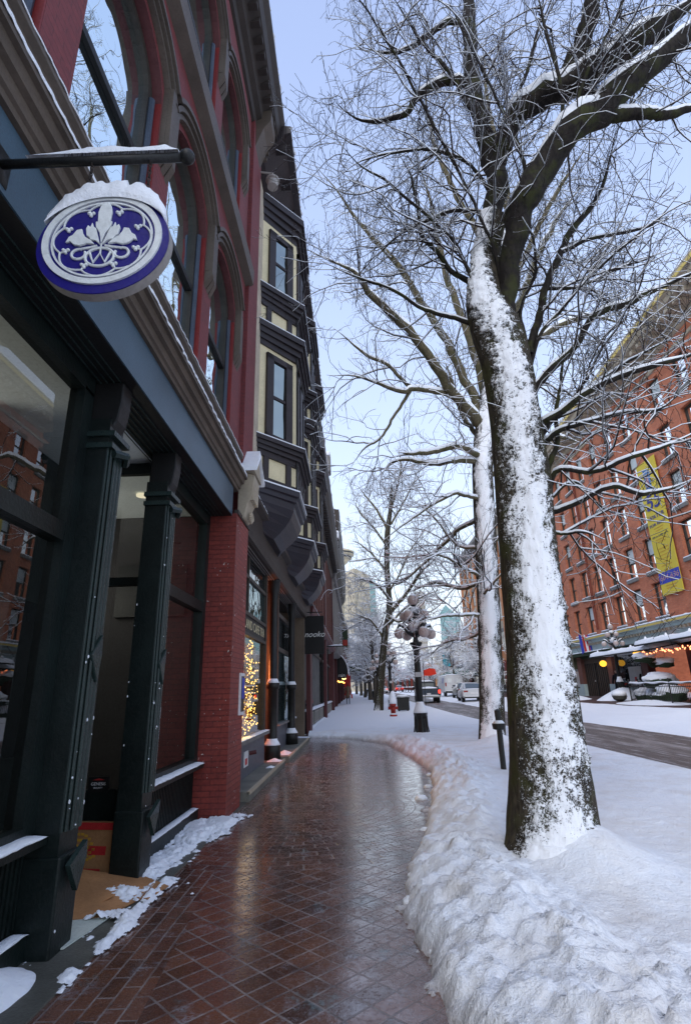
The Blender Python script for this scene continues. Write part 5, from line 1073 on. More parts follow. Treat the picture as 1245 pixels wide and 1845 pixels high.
# ------------------------------------------------------------------ street lamps
def make_lamp():
    t = thing('street_lamp', 'x', 'street lamp', (0, 0, 0))
    legs = MB().lathe([(.15, -.1), (.15, .0), (.135, .28), (.13, .40), (.20, .50), (.215, .58), (.13, .60)], (0, 0, 0), 8).build('base', 'iron', t)
    for i in range(8):
        a = math.pi/4*i; MB().tube([(.25*math.cos(a), .25*math.sin(a), -.1), (.19*math.cos(a), .19*math.sin(a), .2), (.18*math.cos(a), .18*math.sin(a), .5)], .022, 6).build('rib', 'iron', legs)
    MB().lathe([(.215, 0), (.20, .08), (.15, .18), (.12, .30), (.10, .34)], (0, 0, .58), 16).build('snow_cap', 'snow', legs, True)
    pole = MB().lathe([(.115, .6), (.105, 1.6), (.085, 2.40), (.11, 2.44), (.12, 2.5), (.19, 2.60), (.20, 2.66), (.10, 2.68), (.075, 2.75), (.07, 3.1), (.05, 3.75)], (0, 0, 0), 12).build('pole', 'iron', t, True)
    MB().box(-.1, .1, -.125, -.10, 1.62, 1.76).build('plate', 'grey_board', pole)
    def tier(z, zc, rad, n, a0, gr, hang):
        for i in range(n):
            a = a0+2*math.pi*i/n; c, s = math.cos(a), math.sin(a); P_ = lambda r, zz: (r*c, r*s, zz)
            if hang: pts = [P_(.05, z), P_(.25*rad/.6, z+.10), P_(.45*rad/.6, z+.30), P_(rad, z+.34), P_(rad+.05, z+.24), P_(rad, zc+gr)]
            else: pts = [P_(.05, z), P_(.5*rad, z-.02), P_(rad, z+.08), P_(rad, zc-gr)]
            ar = MB().tube(pts, [.045, .05, .045, .045, .035, .03][:len(pts)], 7).build('arm', 'iron', t)
            sc = MB().tube([P_(.1, z+.28), P_(.25, z+.2), P_(rad*.72, z+.44), P_(rad*.9, z+.3)], [.03, .05, .03, .02], 6); sc.build('scroll', 'iron', ar)
            MB().tube([(p[0], p[1], p[2]+.045) for p in pts[1:4]], [.04, .055, .04][:len(pts[1:4])], 6).build('snow_cap', 'snow', ar, True)
            g = MB().ball(P_(rad, zc), gr, 16, 12).build('globe', 'globe', t, True)
            MB().lathe([(gr*.80, 0), (gr*.6, .05), (.0, .085)], P_(rad, zc+gr*.62), 10).build('snow_cap', 'snow', g, True)
    tier(2.85, 2.93, .56, 4, R(22), .165, True)
    tier(3.28, 3.50, .36, 4, R(55), .155, False)
    g = MB().ball((0, 0, 4.0), .175, 16, 12).build('globe', 'globe', t, True); MB().lathe([(.14, 0), (.10, .06), (0, .11)], (0, 0, 4.11), 10).build('snow_cap', 'snow', g, True)
    MB().lathe([(.05, 3.6), (.10, 3.7), (.06, 3.78), (.09, 3.84)], (0, 0, 0), 10).build('finial', 'iron', t)
    drift('snow_cap', (0, -.03, 3.18), .26, .24, .16, 'snow', t, 3, 14, .4); drift('snow_cap', (0, 0, 3.70), .17, .17, .10, 'snow', t, 6, 12, .4)
    return t
LP = [((1.88, 17.5), 'nearest globe street lamp on the snowy pavement by the trodden path', .10), ((2.12, 36.6), 'second globe street lamp, behind the red hydrant', .12), ((1.75, 49), 'third globe street lamp down the left pavement', .12), ((16.62, 36.2), 'globe street lamp on the right pavement rising from a snow heap', .5),
      ((15.5, 72), 'small globe street lamp in front of the green awning on the far right', .1), ((1.9, 66), 'farthest globe street lamp of the left kerb row', .12)]
lamp0 = make_lamp()
for i, ((x, y), lb, dz) in enumerate(LP):
    o = lamp0 if i == 0 else copy_tree(lamp0)
    o.location = (x, y, float(gz(x, y))+dz); o.rotation_euler.z = .35*i; tag(o, lb, 'street lamp', 'globe street lamps along the kerbs')

# ------------------------------------------------------------------ street furniture
p = ground_hit(709, 1292, .1); hy = thing('fire_hydrant', 'red fire hydrant capped with tall snow beside the second lamp', 'hydrant', p)
h_ = MB().lathe([(.18, -.1), (.18, .12), (.12, .14), (.12, .5), (.16, .53), (.16, .6), (.10, .75), (0, .8)], p, 12).tube([p+(-.24, 0, .42), p+(.24, 0, .42)], .07, 8).tube([p+(0, 0, .36), p+(0, -.22, .36)], .09, 8).build('body', 'rust', hy, True)
MB().lathe([(.19, 0), (.17, .04), (.0, .10)], p+(0, 0, .12), 10).build('snow_cap', 'snow', h_, True); MB().lathe([(.17, 0), (.18, .1), (.14, .45), (.06, .58), (0, .6)], p+(0, 0, .62), 12).build('snow_cap', 'snow', h_, True)
p = ground_hit(727, 1282, .1); nb_ = thing('newspaper_box', 'black newspaper box with snow on its lid right of the hydrant', 'newspaper box', p)
n_ = MB().box(p[0]-.35, p[0]+.35, p[1]-.25, p[1]+.25, p[2]+.08, p[2]+.72).box(p[0]-.38, p[0]+.38, p[1]-.28, p[1]+.28, p[2]+.72, p[2]+.80).box(p[0]-.3, p[0]-.22, p[1]-.2, p[1]+.2, p[2]-.1, p[2]+.08).box(p[0]+.22, p[0]+.3, p[1]-.2, p[1]+.2, p[2]-.1, p[2]+.08).build('body', 'iron', nb_, bevel=.02); drift('snow_cap', p+(0, 0, .86), .36, .26, .10, 'snow', n_, 2, 14, .4)
bl = thing('bollard', 'black post with ringed snowy head half hidden behind the big trunk', 'bollard', (1.78, 8.6, .1)); b_ = at(902, 1340, 9.3); MB().lathe([(.045, 0), (.045, .70), (.10, .72), (.11, .80), (.04, .82), (.05, .92), (.05, 1.0), (0, 1.02)], (b_[0], 9.3, .0), 12).build('post', 'iron', bl); MB().lathe([(.10, 0), (.07, .04), (.045, .05)], (b_[0], 9.3, .80), 12).build('snow_cap', 'snow', bl, True)
for i, (px, py, lb) in enumerate(((676, 1262, 'dark litter bin under a snow hood at the foot of the third tree'), (667, 1256, 'low dark bin with snow just beyond the third tree'), (660, 1254, 'farthest dark bin of the left kerb under snow'))):
    p = ground_hit(px, py, .1); t_ = thing('litter_bin', lb, 'bin', p); b_ = MB().lathe([(.26, -.1), (.26, .1), (.22, .15), (.3, .85), (.31, .95), (0, .95)], p, 12).build('body', 'iron', t_); drift('snow_cap', p+(0, 0, 1.02), .3, .3, .16, 'snow', t_, i, 12, .3)

# ------------------------------------------------------------------ vehicles (rear towards the camera, front along +y)
def wheel(t, x, y, r=.36, w=.24):
    q = MB(); n = 20
    q.add([(x+s*w/2, y+rr*math.cos(2*math.pi*j/n), r+rr*math.sin(2*math.pi*j/n)) for s in (-1, 1) for rr in (r, r*.62) for j in range(n)],
          [(a*n+j, a*n+(j+1) % n, b*n+(j+1) % n, b*n+j) for a, b in ((0, 2), (0, 1), (2, 3)) for j in range(n)])
    wl_ = q.build('wheel', 'tyre', t, True); MB().add([(x+s*w*.4, y+r*.62*math.cos(2*math.pi*j/n), r+r*.62*math.sin(2*math.pi*j/n)) for s in (-1, 1) for j in range(n)], [tuple(range(n)), tuple(range(n, 2*n))]).build('rim', 'rim', wl_)
def loft(prof_list, mat, name, parent, bevel=.05):
    # prof_list: stations along y, each (y, [(halfwidth, z)...]) mirrored
    V = []; k = len(prof_list[0][1]); 
    for y, pr in prof_list:
        V += [(-w, y, z) for w, z in pr]+[(w, y, z) for w, z in pr[::-1]]
    m = 2*k; F = [(i*m+j, i*m+(j+1) % m, (i+1)*m+(j+1) % m, (i+1)*m+j) for i in range(len(prof_list)-1) for j in range(m)]+[tuple(range(m)), tuple((len(prof_list)-1)*m+j for j in range(m))[::-1]]
    o = mk(name, V, F, mat, parent); b = o.modifiers.new('b', 'BEVEL'); b.width = bevel; b.segments = 3; b.limit_method = 'ANGLE'; b.angle_limit = R(25)
    o.data.polygons.foreach_set('use_smooth', np.ones(len(o.data.polygons), bool)); return o
def lights(t, w, y, z, sx, sz, name='tail_light', mat='tail'):
    for s in (-1, 1): MB().box(s*w-sx/2, s*w+sx/2, y-.03, y+.03, z-sz/2, z+sz/2).build(name, mat, t, bevel=.01)
def sedan(label, paint_, px, py, rot, sc=1., lit=False):
    t = thing('parked_car' if not lit else 'car', label, 'car', (0, 0, 0)); B0 = [(.74, .32), (.90, .42), (.92, .7), (.86, .95)]
    st = [(-2.3, [(.66, .45), (.80, .5), (.80, .72), (.74, .88)]), (-2.2, [(.74, .32), (.86, .4), (.87, .78), (.80, .96)]), (-1.5, [(.76, .28), (.91, .4), (.92, .76), (.84, .98)]), (0, [(.76, .26), (.91, .38), (.92, .74), (.84, .94)]), (1.2, [(.76, .26), (.91, .38), (.91, .72), (.83, .88)]), (2.1, [(.72, .3), (.85, .4), (.84, .66), (.74, .76)]), (2.35, [(.6, .36), (.72, .44), (.70, .6), (.6, .66)])]
    body = loft(st, paint_, 'body', t, .06)
    cab = loft([(-1.75, [(.70, .93), (.66, .98)]), (-1.0, [(.76, .93), (.60, 1.38)]), (.2, [(.76, .92), (.60, 1.42)]), (1.25, [(.74, .88), (.64, .92)])], paint_, 'cabin', body, .04)
    MB().prism([(-.58, -1.70, 1.02), (.58, -1.70, 1.02), (.53, -1.08, 1.36), (-.53, -1.08, 1.36)], (0, -.02, .02)).build('rear_window', 'car_glass', cab)
    for s in (-1, 1):
        MB().prism([(s*.755, -1.15, 1.0), (s*.755, -.15, .99), (s*.635, -.15, 1.33), (s*.635, -.85, 1.32)], (s*.012, 0, .01)).build('side_window', 'car_glass', cab); MB().prism([(s*.755, -.08, .99), (s*.75, .95, .96), (s*.635, .35, 1.33), (s*.635, -.08, 1.33)], (s*.012, 0, .01)).build('side_window', 'car_glass', cab)
        MB().box(s*.95-.05, s*.95+.05, .7, .85, .95, 1.07).build('mirror', paint_, body)
    for x in (-.78, .78):
        for y in (-1.4, 1.4): wheel(t, x, y, .33, .22)
    for s in (-1, 1): MB().box(s*.64-.16, s*.64+.16, -2.31, -2.2, .74, .86).build('tail_light', 'tail' if lit else 'rust', body, bevel=.015)
    MB().box(-.26, .26, -2.325, -2.30, .60, .72).build('number_plate', 'white', body); MB().box(-.75, .75, -2.29, -2.2, .30, .44).build('bumper', 'black', body)
    for i, (y0, y1, w, z) in enumerate(((-1.0, .25, .56, 1.42), (1.2, 2.0, .68, .86), (-2.15, -1.75, .7, .97))): drift('snow_cap', (0, (y0+y1)/2, z-.01), w, (y1-y0)/2, .05, 'snow', body, i, 12, .2)
    t.scale = (sc,)*3; t.location = ground_hit(px, py, .03); t.rotation_euler.z = rot; return t
def van():
    t = thing('parked_van', 'white panel van with closed rear doors parked on the snowy right side', 'van', (0, 0, 0))
    body = loft([(-2.6, [(.88, .42), (.95, .5), (.95, 1.2), (.82, 2.0), (.74, 2.08)]), (-2.5, [(.92, .4), (.98, .5), (.98, 1.2), (.86, 2.05), (.78, 2.12)]), (1.3, [(.92, .4), (.98, .5), (.98, 1.2), (.86, 2.05), (.78, 2.12)]), (1.9, [(.92, .4), (.98, .5), (.98, 1.15), (.86, 1.5), (.8, 1.55)]), (2.7, [(.86, .42), (.92, .5), (.9, .95), (.8, 1.12), (.7, 1.15)])], 'car_white', 'body', t, .05)
    for s in (-1, 1):
        d = MB().box(min(s*.03, s*.8), max(s*.03, s*.8), -2.63, -2.60, .62, 1.92).build('rear_door', 'car_white', body, bevel=.02); MB().box(s*.45-.2, s*.45+.2, -2.645, -2.63, 1.35, 1.75).build('door_panel', 'sign_white', d)
        MB().prism([(s*.985, -1.6, 1.3), (s*.985, -1.3, 1.3), (s*.90, -1.2, 1.85), (s*.90, -1.5, 1.85)], (s*.01, 0, 0)).build('emblem', 'banner_blue', body); MB().box(s*.88-.06, s*.88+.06, -2.64, -2.6, 1.0, 1.35).build('tail_light', 'rust', body)
    MB().box(-.2, .2, -2.65, -2.62, .95, 1.1).build('number_plate', 'frame_blue', body); MB().box(-.95, .95, -2.75, -2.6, .36, .52).build('bumper', 'black', body, bevel=.03); MB().box(-.9, .9, -2.76, -2.62, .52, .58).build('snow_cap', 'snow', body)
    for x in (-.82, .82):
        for y in (-1.7, 1.8): wheel(t, x, y, .36, .24)
    drift('snow_cap', (0, -.6, 2.10), .80, 1.9, .12, 'snow', body, 3, 16, .15); t.location = ground_hit(811, 1254, .1); t.rotation_euler.z = R(2); t.scale = (1.05,)*3
def pickup():
    t = thing('pickup_truck', 'dark pickup truck with snowy bed and lit tail lights driving away', 'truck', (0, 0, 0))
    body = loft([(-2.8, [(.86, .55), (.98, .62), (.98, 1.08), (.94, 1.14)]), (2.2, [(.86, .5), (.98, .6), (.98, 1.08), (.92, 1.14)]), (2.8, [(.8, .55), (.9, .65), (.88, .98), (.8, 1.04)])], 'car_dark', 'body', t, .04)
    cab = loft([(-.75, [(.92, 1.12), (.72, 1.68), (.66, 1.74)]), (-.5, [(.92, 1.12), (.74, 1.72), (.68, 1.79)]), (.7, [(.92, 1.12), (.74, 1.72), (.68, 1.79)]), (1.35, [(.9, 1.1), (.82, 1.16), (.8, 1.18)])], 'car_dark', 'cab', body, .04)
    MB().box(-.62, .62, -.79, -.76, 1.24, 1.62).build('rear_window', 'car_glass', cab)
    for s in (-1, 1): MB().prism([(s*.90, -.5, 1.2), (s*.90, .8, 1.2), (s*.77, .5, 1.64), (s*.77, -.5, 1.64)], (s*.012, 0, 0)).build('side_window', 'car_glass', cab); MB().box(s*1.08-.09, s*1.08+.09, .9, 1.0, 1.15, 1.35).build('mirror', 'black', body)
    for s in (-1, 1): MB().box(s*.90-.09, s*.90+.09, -2.86, -2.78, .76, 1.06).build('tail_light', 'tail', body, bevel=.02)
    MB().box(-.78, .78, -2.84, -2.79, .64, 1.08).build('tailgate', 'frame_blue', body, bevel=.02); MB().box(-.95, .95, -2.98, -2.82, .44, .60).build('bumper', 'rim', body, bevel=.03); MB().box(-.16, .16, -2.87, -2.84, .68, .80).build('number_plate', 'white', body)
    for x in (-.84, .84):
        for y in (-1.7, 1.8): wheel(t, x, y, .40, .27)
    drift('snow_cap', (0, -1.8, 1.12), .88, 1.0, .2, 'snow', body, 1, 16, .25); drift('snow_cap', (0, .1, 1.79), .68, .7, .11, 'snow', cab, 5, 14, .2); drift('snow_cap', (0, -2.92, .61), .9, .08, .05, 'snow', body, 7, 12, .2)
    t.location = ground_hit(772, 1266, 0); t.location.y += 1.0; t.rotation_euler.z = R(-3)
pickup(); van(); sedan('white sedan parked on snow just left of the second tree trunk', 'car_white', 849, 1264, R(-4))
sedan('red car with glowing brake lights far down the street', 'car_red', 719, 1247, R(0), 1., True)
sedan('pale car with lit lamps beyond the second lamp post', 'car_white', 690, 1249, R(3), 1., True)
sedan('dark car buried in snow parked behind the white sedan', 'car_dark', 836, 1258, R(-2))
fl = thing('flag', 'plain red flag flying above the cab of the dark pickup', 'flag', at(770, 1215, 44)); p = at(764, 1225, 44); MB().tube([p-(0, 0, 3.3-gz(8, 44)), p+(0, 0, 1.3)], .025, 5).build('pole', 'iron', fl)
MB().prism([p+(0, 0, .72), p+(.45, 0, .86), p+(.9, .05, .8), p+(1.0, .05, .4), p+(.5, 0, .3), p+(0, 0, .3)], (0, .03, 0)).build('cloth', 'red_flag', fl)
for i, px in enumerate((727, 733, 739, 744)):
    p = ground_hit(px, 1248, .15); t_ = thing('parked_bicycle', 'snow-dusted bicycle in the rack past the red car, number %s from the left' % ('one', 'two', 'three', 'four')[i], 'bicycle', p)
    for s in (-.5, .5):
        MB().tube([p+(s+.33*math.cos(a), s*.2, .35+.33*math.sin(a)) for a in np.linspace(0, 6.283, 17)], .03, 5).build('wheel', 'tyre', t_)
    MB().tube([p+(-.5, -.1, .35), p+(-.1, 0, .35), p+(.35, .07, .85), p+(-.2, 0, .85), p+(-.1, 0, .35)], .03, 5).tube([p+(.5, .1, .35), p+(.35, .07, 1.0)], .03, 5).build('frame', 'iron', t_); drift('snow_cap', p+(0, 0, .95), .3, .1, .07, 'snow', t_, i, 10)

# ------------------------------------------------------------------ people
def person(loc, label, coat, legs='jeans', h=1.72, rot=0., stride=.14, bag=None, hair='hair', scarf=None, seed=0, arms=.1):
    t = thing('person', label, 'person', loc); k = h/1.75; loc = np.array(loc, float); c, s = math.cos(rot), math.sin(rot)
    def L(x, y, z): return loc+np.array((x*c-y*s, x*s+y*c, z))*k
    J = [(0, 0, .95), (0, 0, 1.15), (0, 0, 1.38), (0, 0, 1.50), (0, .01, 1.60), (0, .02, 1.70),
         (.10, 0, .90), (.11, stride, .50), (.11, stride*.6, .09), (.12, stride*.6+.14, .04),
         (-.10, 0, .90), (-.11, -stride*.4, .50), (-.11, -stride*1.3, .10), (-.12, -stride*1.3+.14, .05),
         (.19, 0, 1.40), (.26, -.02, 1.13), (.27, .10+arms, .92), (.27, .15+arms, .85),
         (-.19, 0, 1.40), (-.26, -.02, 1.13), (-.27, .10, .92), (-.27, .14, .85)]
    Rr = [.15, .14, .15, .06, .095, .085, .09, .06, .045, .04, .09, .06, .045, .04, .065, .05, .038, .03, .065, .05, .038, .03]
    E_ = [(0, 1), (1, 2), (2, 3), (3, 4), (4, 5), (0, 6), (6, 7), (7, 8), (8, 9), (0, 10), (10, 11), (11, 12), (12, 13), (2, 14), (14, 15), (15, 16), (16, 17), (2, 18), (18, 19), (19, 20), (20, 21)]
    me = bpy.data.meshes.new('body'); me.from_pydata([tuple(L(*j)-loc) for j in J], E_, []); o = bpy.data.objects.new('body', me); COL.objects.link(o); o.parent = t
    me.materials.append(M[legs]); sk = o.modifiers.new('s', 'SKIN')
    for i, v in enumerate(me.skin_vertices[0].data): v.radius = (Rr[i]*k, Rr[i]*k*.85); v.use_root = i == 0
    sb = o.modifiers.new('u', 'SUBSURF'); sb.levels = 1; sb.render_levels = 2
    def ring(pts, n=14):
        V = []; 
        for (z, rx, ry, yo) in pts: V += [L(rx*math.cos(2*math.pi*j/n), yo+ry*math.sin(2*math.pi*j/n), z) for j in range(n)]
        return V, [(i*n+j, i*n+(j+1) % n, (i+1)*n+(j+1) % n, (i+1)*n+j) for i in range(len(pts)-1) for j in range(n)]+[tuple(range(n))[::-1], tuple((len(pts)-1)*n+j for j in range(n))]
    V, F = ring([(.55, .20, .17, 0), (.8, .19, .15, 0), (1.05, .165, .125, 0), (1.3, .20, .13, 0), (1.44, .19, .12, 0), (1.50, .09, .08, 0)]); mk('coat', V, F, coat, t, True)
    for s_ in (-1, 1):
        MB().tube([L(s_*.17, 0, 1.42), L(s_*.265, -.02, 1.13), L(s_*.275, .10+(arms if s_ > 0 else 0), .92)], [.078*k, .066*k, .055*k], 8).build('sleeve', coat, t, True)
    V, F = ring([(1.53, .055, .06, .01), (1.57, .075, .085, .015), (1.64, .082, .10, .01), (1.72, .075, .09, 0), (1.76, .03, .04, 0)]); mk('head', V, F, 'skin', t, True)
    V, F = ring([(1.56, .088, .07, -.04), (1.66, .095, .09, -.02), (1.74, .085, .098, -.005), (1.79, .03, .04, 0)]); mk('hair', V, F, hair, t, True)
    if bag: MB().box(*(lambda q: (q[0]-.06, q[0]+.06, q[1]-.15, q[1]+.15, q[2]-.5, q[2]-.15))(L(.33, .12, .98))).build('bag', bag, t, bevel=.03)
    return t
p = ground_hit(627.5, 1269, .14); person(p, 'person in long brown coat with red bag walking away on the snowy left pavement', 'coat_brown', 'coat_black', 1.75, 0, .12, 'cloth_red', 'rust')
p = at(1117, 1256, 39); p[2] = gz(p[0], p[1])+.02; person(p, 'person in black coat standing behind the right lamp post', 'coat_black', 'coat_black', 1.8, R(150), .05)
p = at(1163, 1244, 36.5); p[2] = gz(p[0], p[1])+.02; person(p, 'person in black standing by the patio beside the snowy shrub', 'coat_black', 'coat_black', 1.78, R(200), .05)

# patio railing, shrubs
pr_ = thing('iron_railing', 'black iron patio railing coated with snow at the right edge', 'railing', (15.9, 29, .35)); 
RL = [(16.35, 33.4), (15.35, 32.4), (15.2, 28.0), (15.1, 24.0)]
for i in range(3):
    (xa, ya), (xb_, yb) = RL[i], RL[i+1]; g0 = float(gz(xa, ya)); n_ = max(3, int(math.hypot(xb_-xa, yb-ya)/.16)); q = MB()
    for z in (.15, .85, 1.0): q.tube([(xa, ya, g0+z), (xb_, yb, g0+z)], .02, 5)
    for j in range(n_+1):
        u = j/n_; q.tube([(xa+(xb_-xa)*u, ya+(yb-ya)*u, g0+.15), (xa+(xb_-xa)*u, ya+(yb-ya)*u, g0+.98)], .011, 4)
    q.build('panel', 'iron', pr_); MB().tube([(xa, ya, g0), (xa, ya, g0+1.15)], .035, 6).ball((xa, ya, g0+1.2), .06, 8, 6).build('post', 'iron', pr_)
    MB().tube([(xa+(xb_-xa)*u, ya+(yb-ya)*u, g0+1.04+.02*math.sin(u*17)) for u in np.linspace(0, 1, 16)], [.03+.03*abs(math.sin(u*7)) for u in np.linspace(0, 1, 16)], 6).build('snow_cap', 'snow', pr_, True)
for i, (px, py, d, rx, rz, lb) in enumerate(((1190, 1228, 31.0, .85, .45, 'round clipped shrub on a stem under a big snow dome, right patio'), (1181, 1262, 31.6, .45, .55, 'dark leafy shrub with snow blobs inside the iron railing'), (1210, 1252, 30, .8, .45, 'wide snow-covered planter shrub at the right photo edge'), (1160, 1252, 32.6, .5, .35, 'small snowy shrub at the left end of the patio railing'), (1158, 1176, 33, .45, .3, 'snow-loaded iron ornament hanging under the patio canopy'))):
    p = at(px, py, d); t_ = thing('shrub' if i < 4 else 'hanging_ornament', lb, 'shrub' if i < 4 else 'ornament', p); drift('foliage', p, rx, rx*.8, rz, 'evergreen', t_, i, 22, .55); drift('snow_cap', p+(0, 0, rz*.42), rx*1.0, rx*.85, rz*.72, 'snow', t_, i+10, 22, .35)
    if i < 4: MB().tube([(p[0], p[1], float(gz(p[0], p[1]))), p], .05, 6).build('stem', 'bark', t_)
pb_ = thing('snowy_planter', 'round bowl planter heaped with snow at the foot of the right lamp', 'planter', (16.5, 35.2, .5)); p = at(1117, 1262, 34.2); MB().lathe([(.15, 0), (.35, .12), (.42, .3), (.38, .34)], (p[0], p[1], gz(p[0], p[1])+.02), 14).build('bowl', 'concrete_dk', pb_); drift('snow_cap', (p[0], p[1], gz(p[0], p[1])+.42), .42, .42, .25, 'snow', pb_, 2, 16, .1)

# ------------------------------------------------------------------ trees
def tubes(name, P, Rd, sides, mat, parent, cap=False):
    """P (N,k,3) polylines, Rd (N,k) radii -> one mesh"""
    N, k, _ = P.shape; T = np.gradient(P, axis=1); T /= np.linalg.norm(T, axis=2, keepdims=True)+1e-9
    ref = np.where(np.abs(T[:, :1, 2:3]) < .8, np.array([[[0, 0, 1.]]]), np.array([[[1., 0, 0]]])); ref = np.broadcast_to(ref, T.shape)
    U = np.cross(T, ref); U /= np.linalg.norm(U, axis=2, keepdims=True)+1e-9; V = np.cross(T, U)
    a = np.arange(sides)*2*math.pi/sides
    ring = P[:, :, None, :]+Rd[:, :, None, None]*(np.cos(a)[None, None, :, None]*U[:, :, None, :]+np.sin(a)[None, None, :, None]*V[:, :, None, :])
    idx = np.arange(N*k*sides).reshape(N, k, sides); nx = np.roll(idx, -1, axis=2)
    F = np.stack([idx[:, :-1], nx[:, :-1], nx[:, 1:], idx[:, 1:]], -1).reshape(-1, 4)
    return ring.reshape(-1, 3), F
class Bag:
    def __init__(s): s.V = []; s.F = []; s.n = 0
    def add(s, VF): s.V.append(VF[0]); s.F.append(VF[1]+s.n); s.n += len(VF[0])
    def build(s, name, mat, parent, smooth=True): return mk(name, np.concatenate(s.V), np.concatenate(s.F), mat, parent, smooth) if s.V else None
def resample(p, k):
    p = np.asarray(p, float); n = len(p); t = np.linspace(0, n-1, k); i = np.minimum(t.astype(int), n-2); f = (t-i)[:, None]
    m = np.gradient(p, axis=0); h00, h10, h01, h11 = 2*f**3-3*f**2+1, f**3-2*f**2+f, -2*f**3+3*f**2, f**3-f**2
    return h00*p[i]+h10*m[i]+h01*p[i+1]+h11*m[i+1]
def spawn(rng, P, Rd, per_m, L0, L1, rr, t0, k, up, ang=(35, 70), taper=.25, droop=0., curl=.25, rmin=.0022):
    """children polylines growing from parent polylines (arrays N,kp,3)"""
    outP, outR = [], []
    for i in range(len(P)):
        p = P[i]; seg = np.linalg.norm(np.diff(p, axis=0), axis=1); L = seg.sum(); n = rng.poisson(per_m*L*(1-t0))+1
        ts = t0+(1-t0)*rng.rand(n); kp = len(p)
        for t in ts:
            u = t*(kp-1); j = min(int(u), kp-2); f = u-j; a = p[j]*(1-f)+p[j+1]*f; rad = Rd[i][j]*(1-f)+Rd[i][j+1]*f
            d = p[j+1]-p[j]; d /= np.linalg.norm(d)+1e-9; q = rng.randn(3); q -= d*q.dot(d); q /= np.linalg.norm(q)+1e-9
            an = math.radians(rng.uniform(*ang)); dr = d*math.cos(an)+q*math.sin(an); dr[2] += up; dr /= np.linalg.norm(dr)
            ln = rng.uniform(L0, L1)*(1.15-.55*t); r0 = max(rmin, min(rad*.75, rr*rng.uniform(.7, 1.2)*ln**.6))
            pts = [a]; c = dr.copy(); w = rng.randn(3)*curl; st = ln/(k-1)
            for s_ in range(k-1):
                c = c+w/(k-1)+rng.randn(3)*curl*.38; c[2] += (up*.8-droop)/(k-1); c /= np.linalg.norm(c); pts.append(pts[-1]+c*st)
            outP.append(pts); outR.append(np.linspace(r0, max(rmin*.7, r0*taper), k))
    return np.array(outP), np.array(outR)
def snow_on(P, Rd, sides=5, lift=.85, wid=.9, minr=.003):
    T = np.gradient(P, axis=1); T /= np.linalg.norm(T, axis=2, keepdims=True)+1e-9; hz = np.sqrt(np.clip(1-T[..., 2]**2, 0, 1))
    ok = (Rd.max(1) > minr) & (hz.mean(1) > .45); P, Rd, hz = P[ok], Rd[ok], hz[ok]
    if not len(P): return None
    rs = (Rd*wid+min(.004, minr))*np.clip(hz*1.25-.2, 0, 1); Q = P.copy(); Q[..., 2] += Rd*lift+.25*rs*hz
    return tubes('', Q, rs, sides, None, None)
def limb(pts, k=14, taper=False):
    """pixel polyline (px, py, depth, width_px) -> world points and radii"""
    P = np.array([at(a, b, d) for a, b, d, w in pts]); Rr = np.array([w*.5*np.linalg.norm(p-CP)/FPX/1.12 for (a, b, d, w), p in zip(pts, P)])
    X = resample(np.column_stack([P, Rr]), k); rad = np.maximum(X[:, 3], .003)
    if taper: rad = np.maximum(rad*np.clip((1-np.linspace(0, 1, k))*3.2+.02, 0, 1)**.8, .003)
    return X[:, :3], rad
def crown(root, limbs, seed, lv, twig_mat, limb_mat, snowfac=1., minr=.004, k0=30, twig2=None):
    rng = np.random.RandomState(seed); LP_ = [limb(l, k0, not (len(l) < 6 and l[0][3] > 23 and l[-1][3] > 15)) for l in limbs]; P0 = np.array([a for a, b in LP_]); R0 = np.array([b for a, b in LP_])
    rngj = np.random.RandomState(seed+1); P0 = P0+np.stack([fbm(P0*3.1+31*q, 3)-.5 for q in range(3)], -1)*(R0[..., None]*1.2+.035)*np.minimum(1, np.arange(P0.shape[1])/3.)[None, :, None]+rngj.randn(*P0.shape)*R0[..., None]*.10
    b = Bag(); b.add(tubes('', P0, R0, 10, None, None)); b.build('limbs', limb_mat, root)
    sb = Bag(); s = snow_on(P0, R0, 8, minr=minr); s and sb.add(s)
    tb = Bag(); P, Rd = P0, R0
    for li, a in enumerate(lv):
        P, Rd = spawn(rng, P, Rd, **a); tb.add(tubes('', P, Rd, 5 if li == 0 else (4 if li == 1 else 3), None, None))
        if li < 2 and snowfac > 0:
            s = snow_on(P, Rd, 4 if li < 2 else 3, minr=minr, lift=1.05, wid=1.25*snowfac); s and sb.add(s)
    tag(tb.build('crown', twig_mat, root, False), kind='stuff'); sb.n and tag(sb.build('snow_load', 'snow', root), kind='stuff')
    return rng

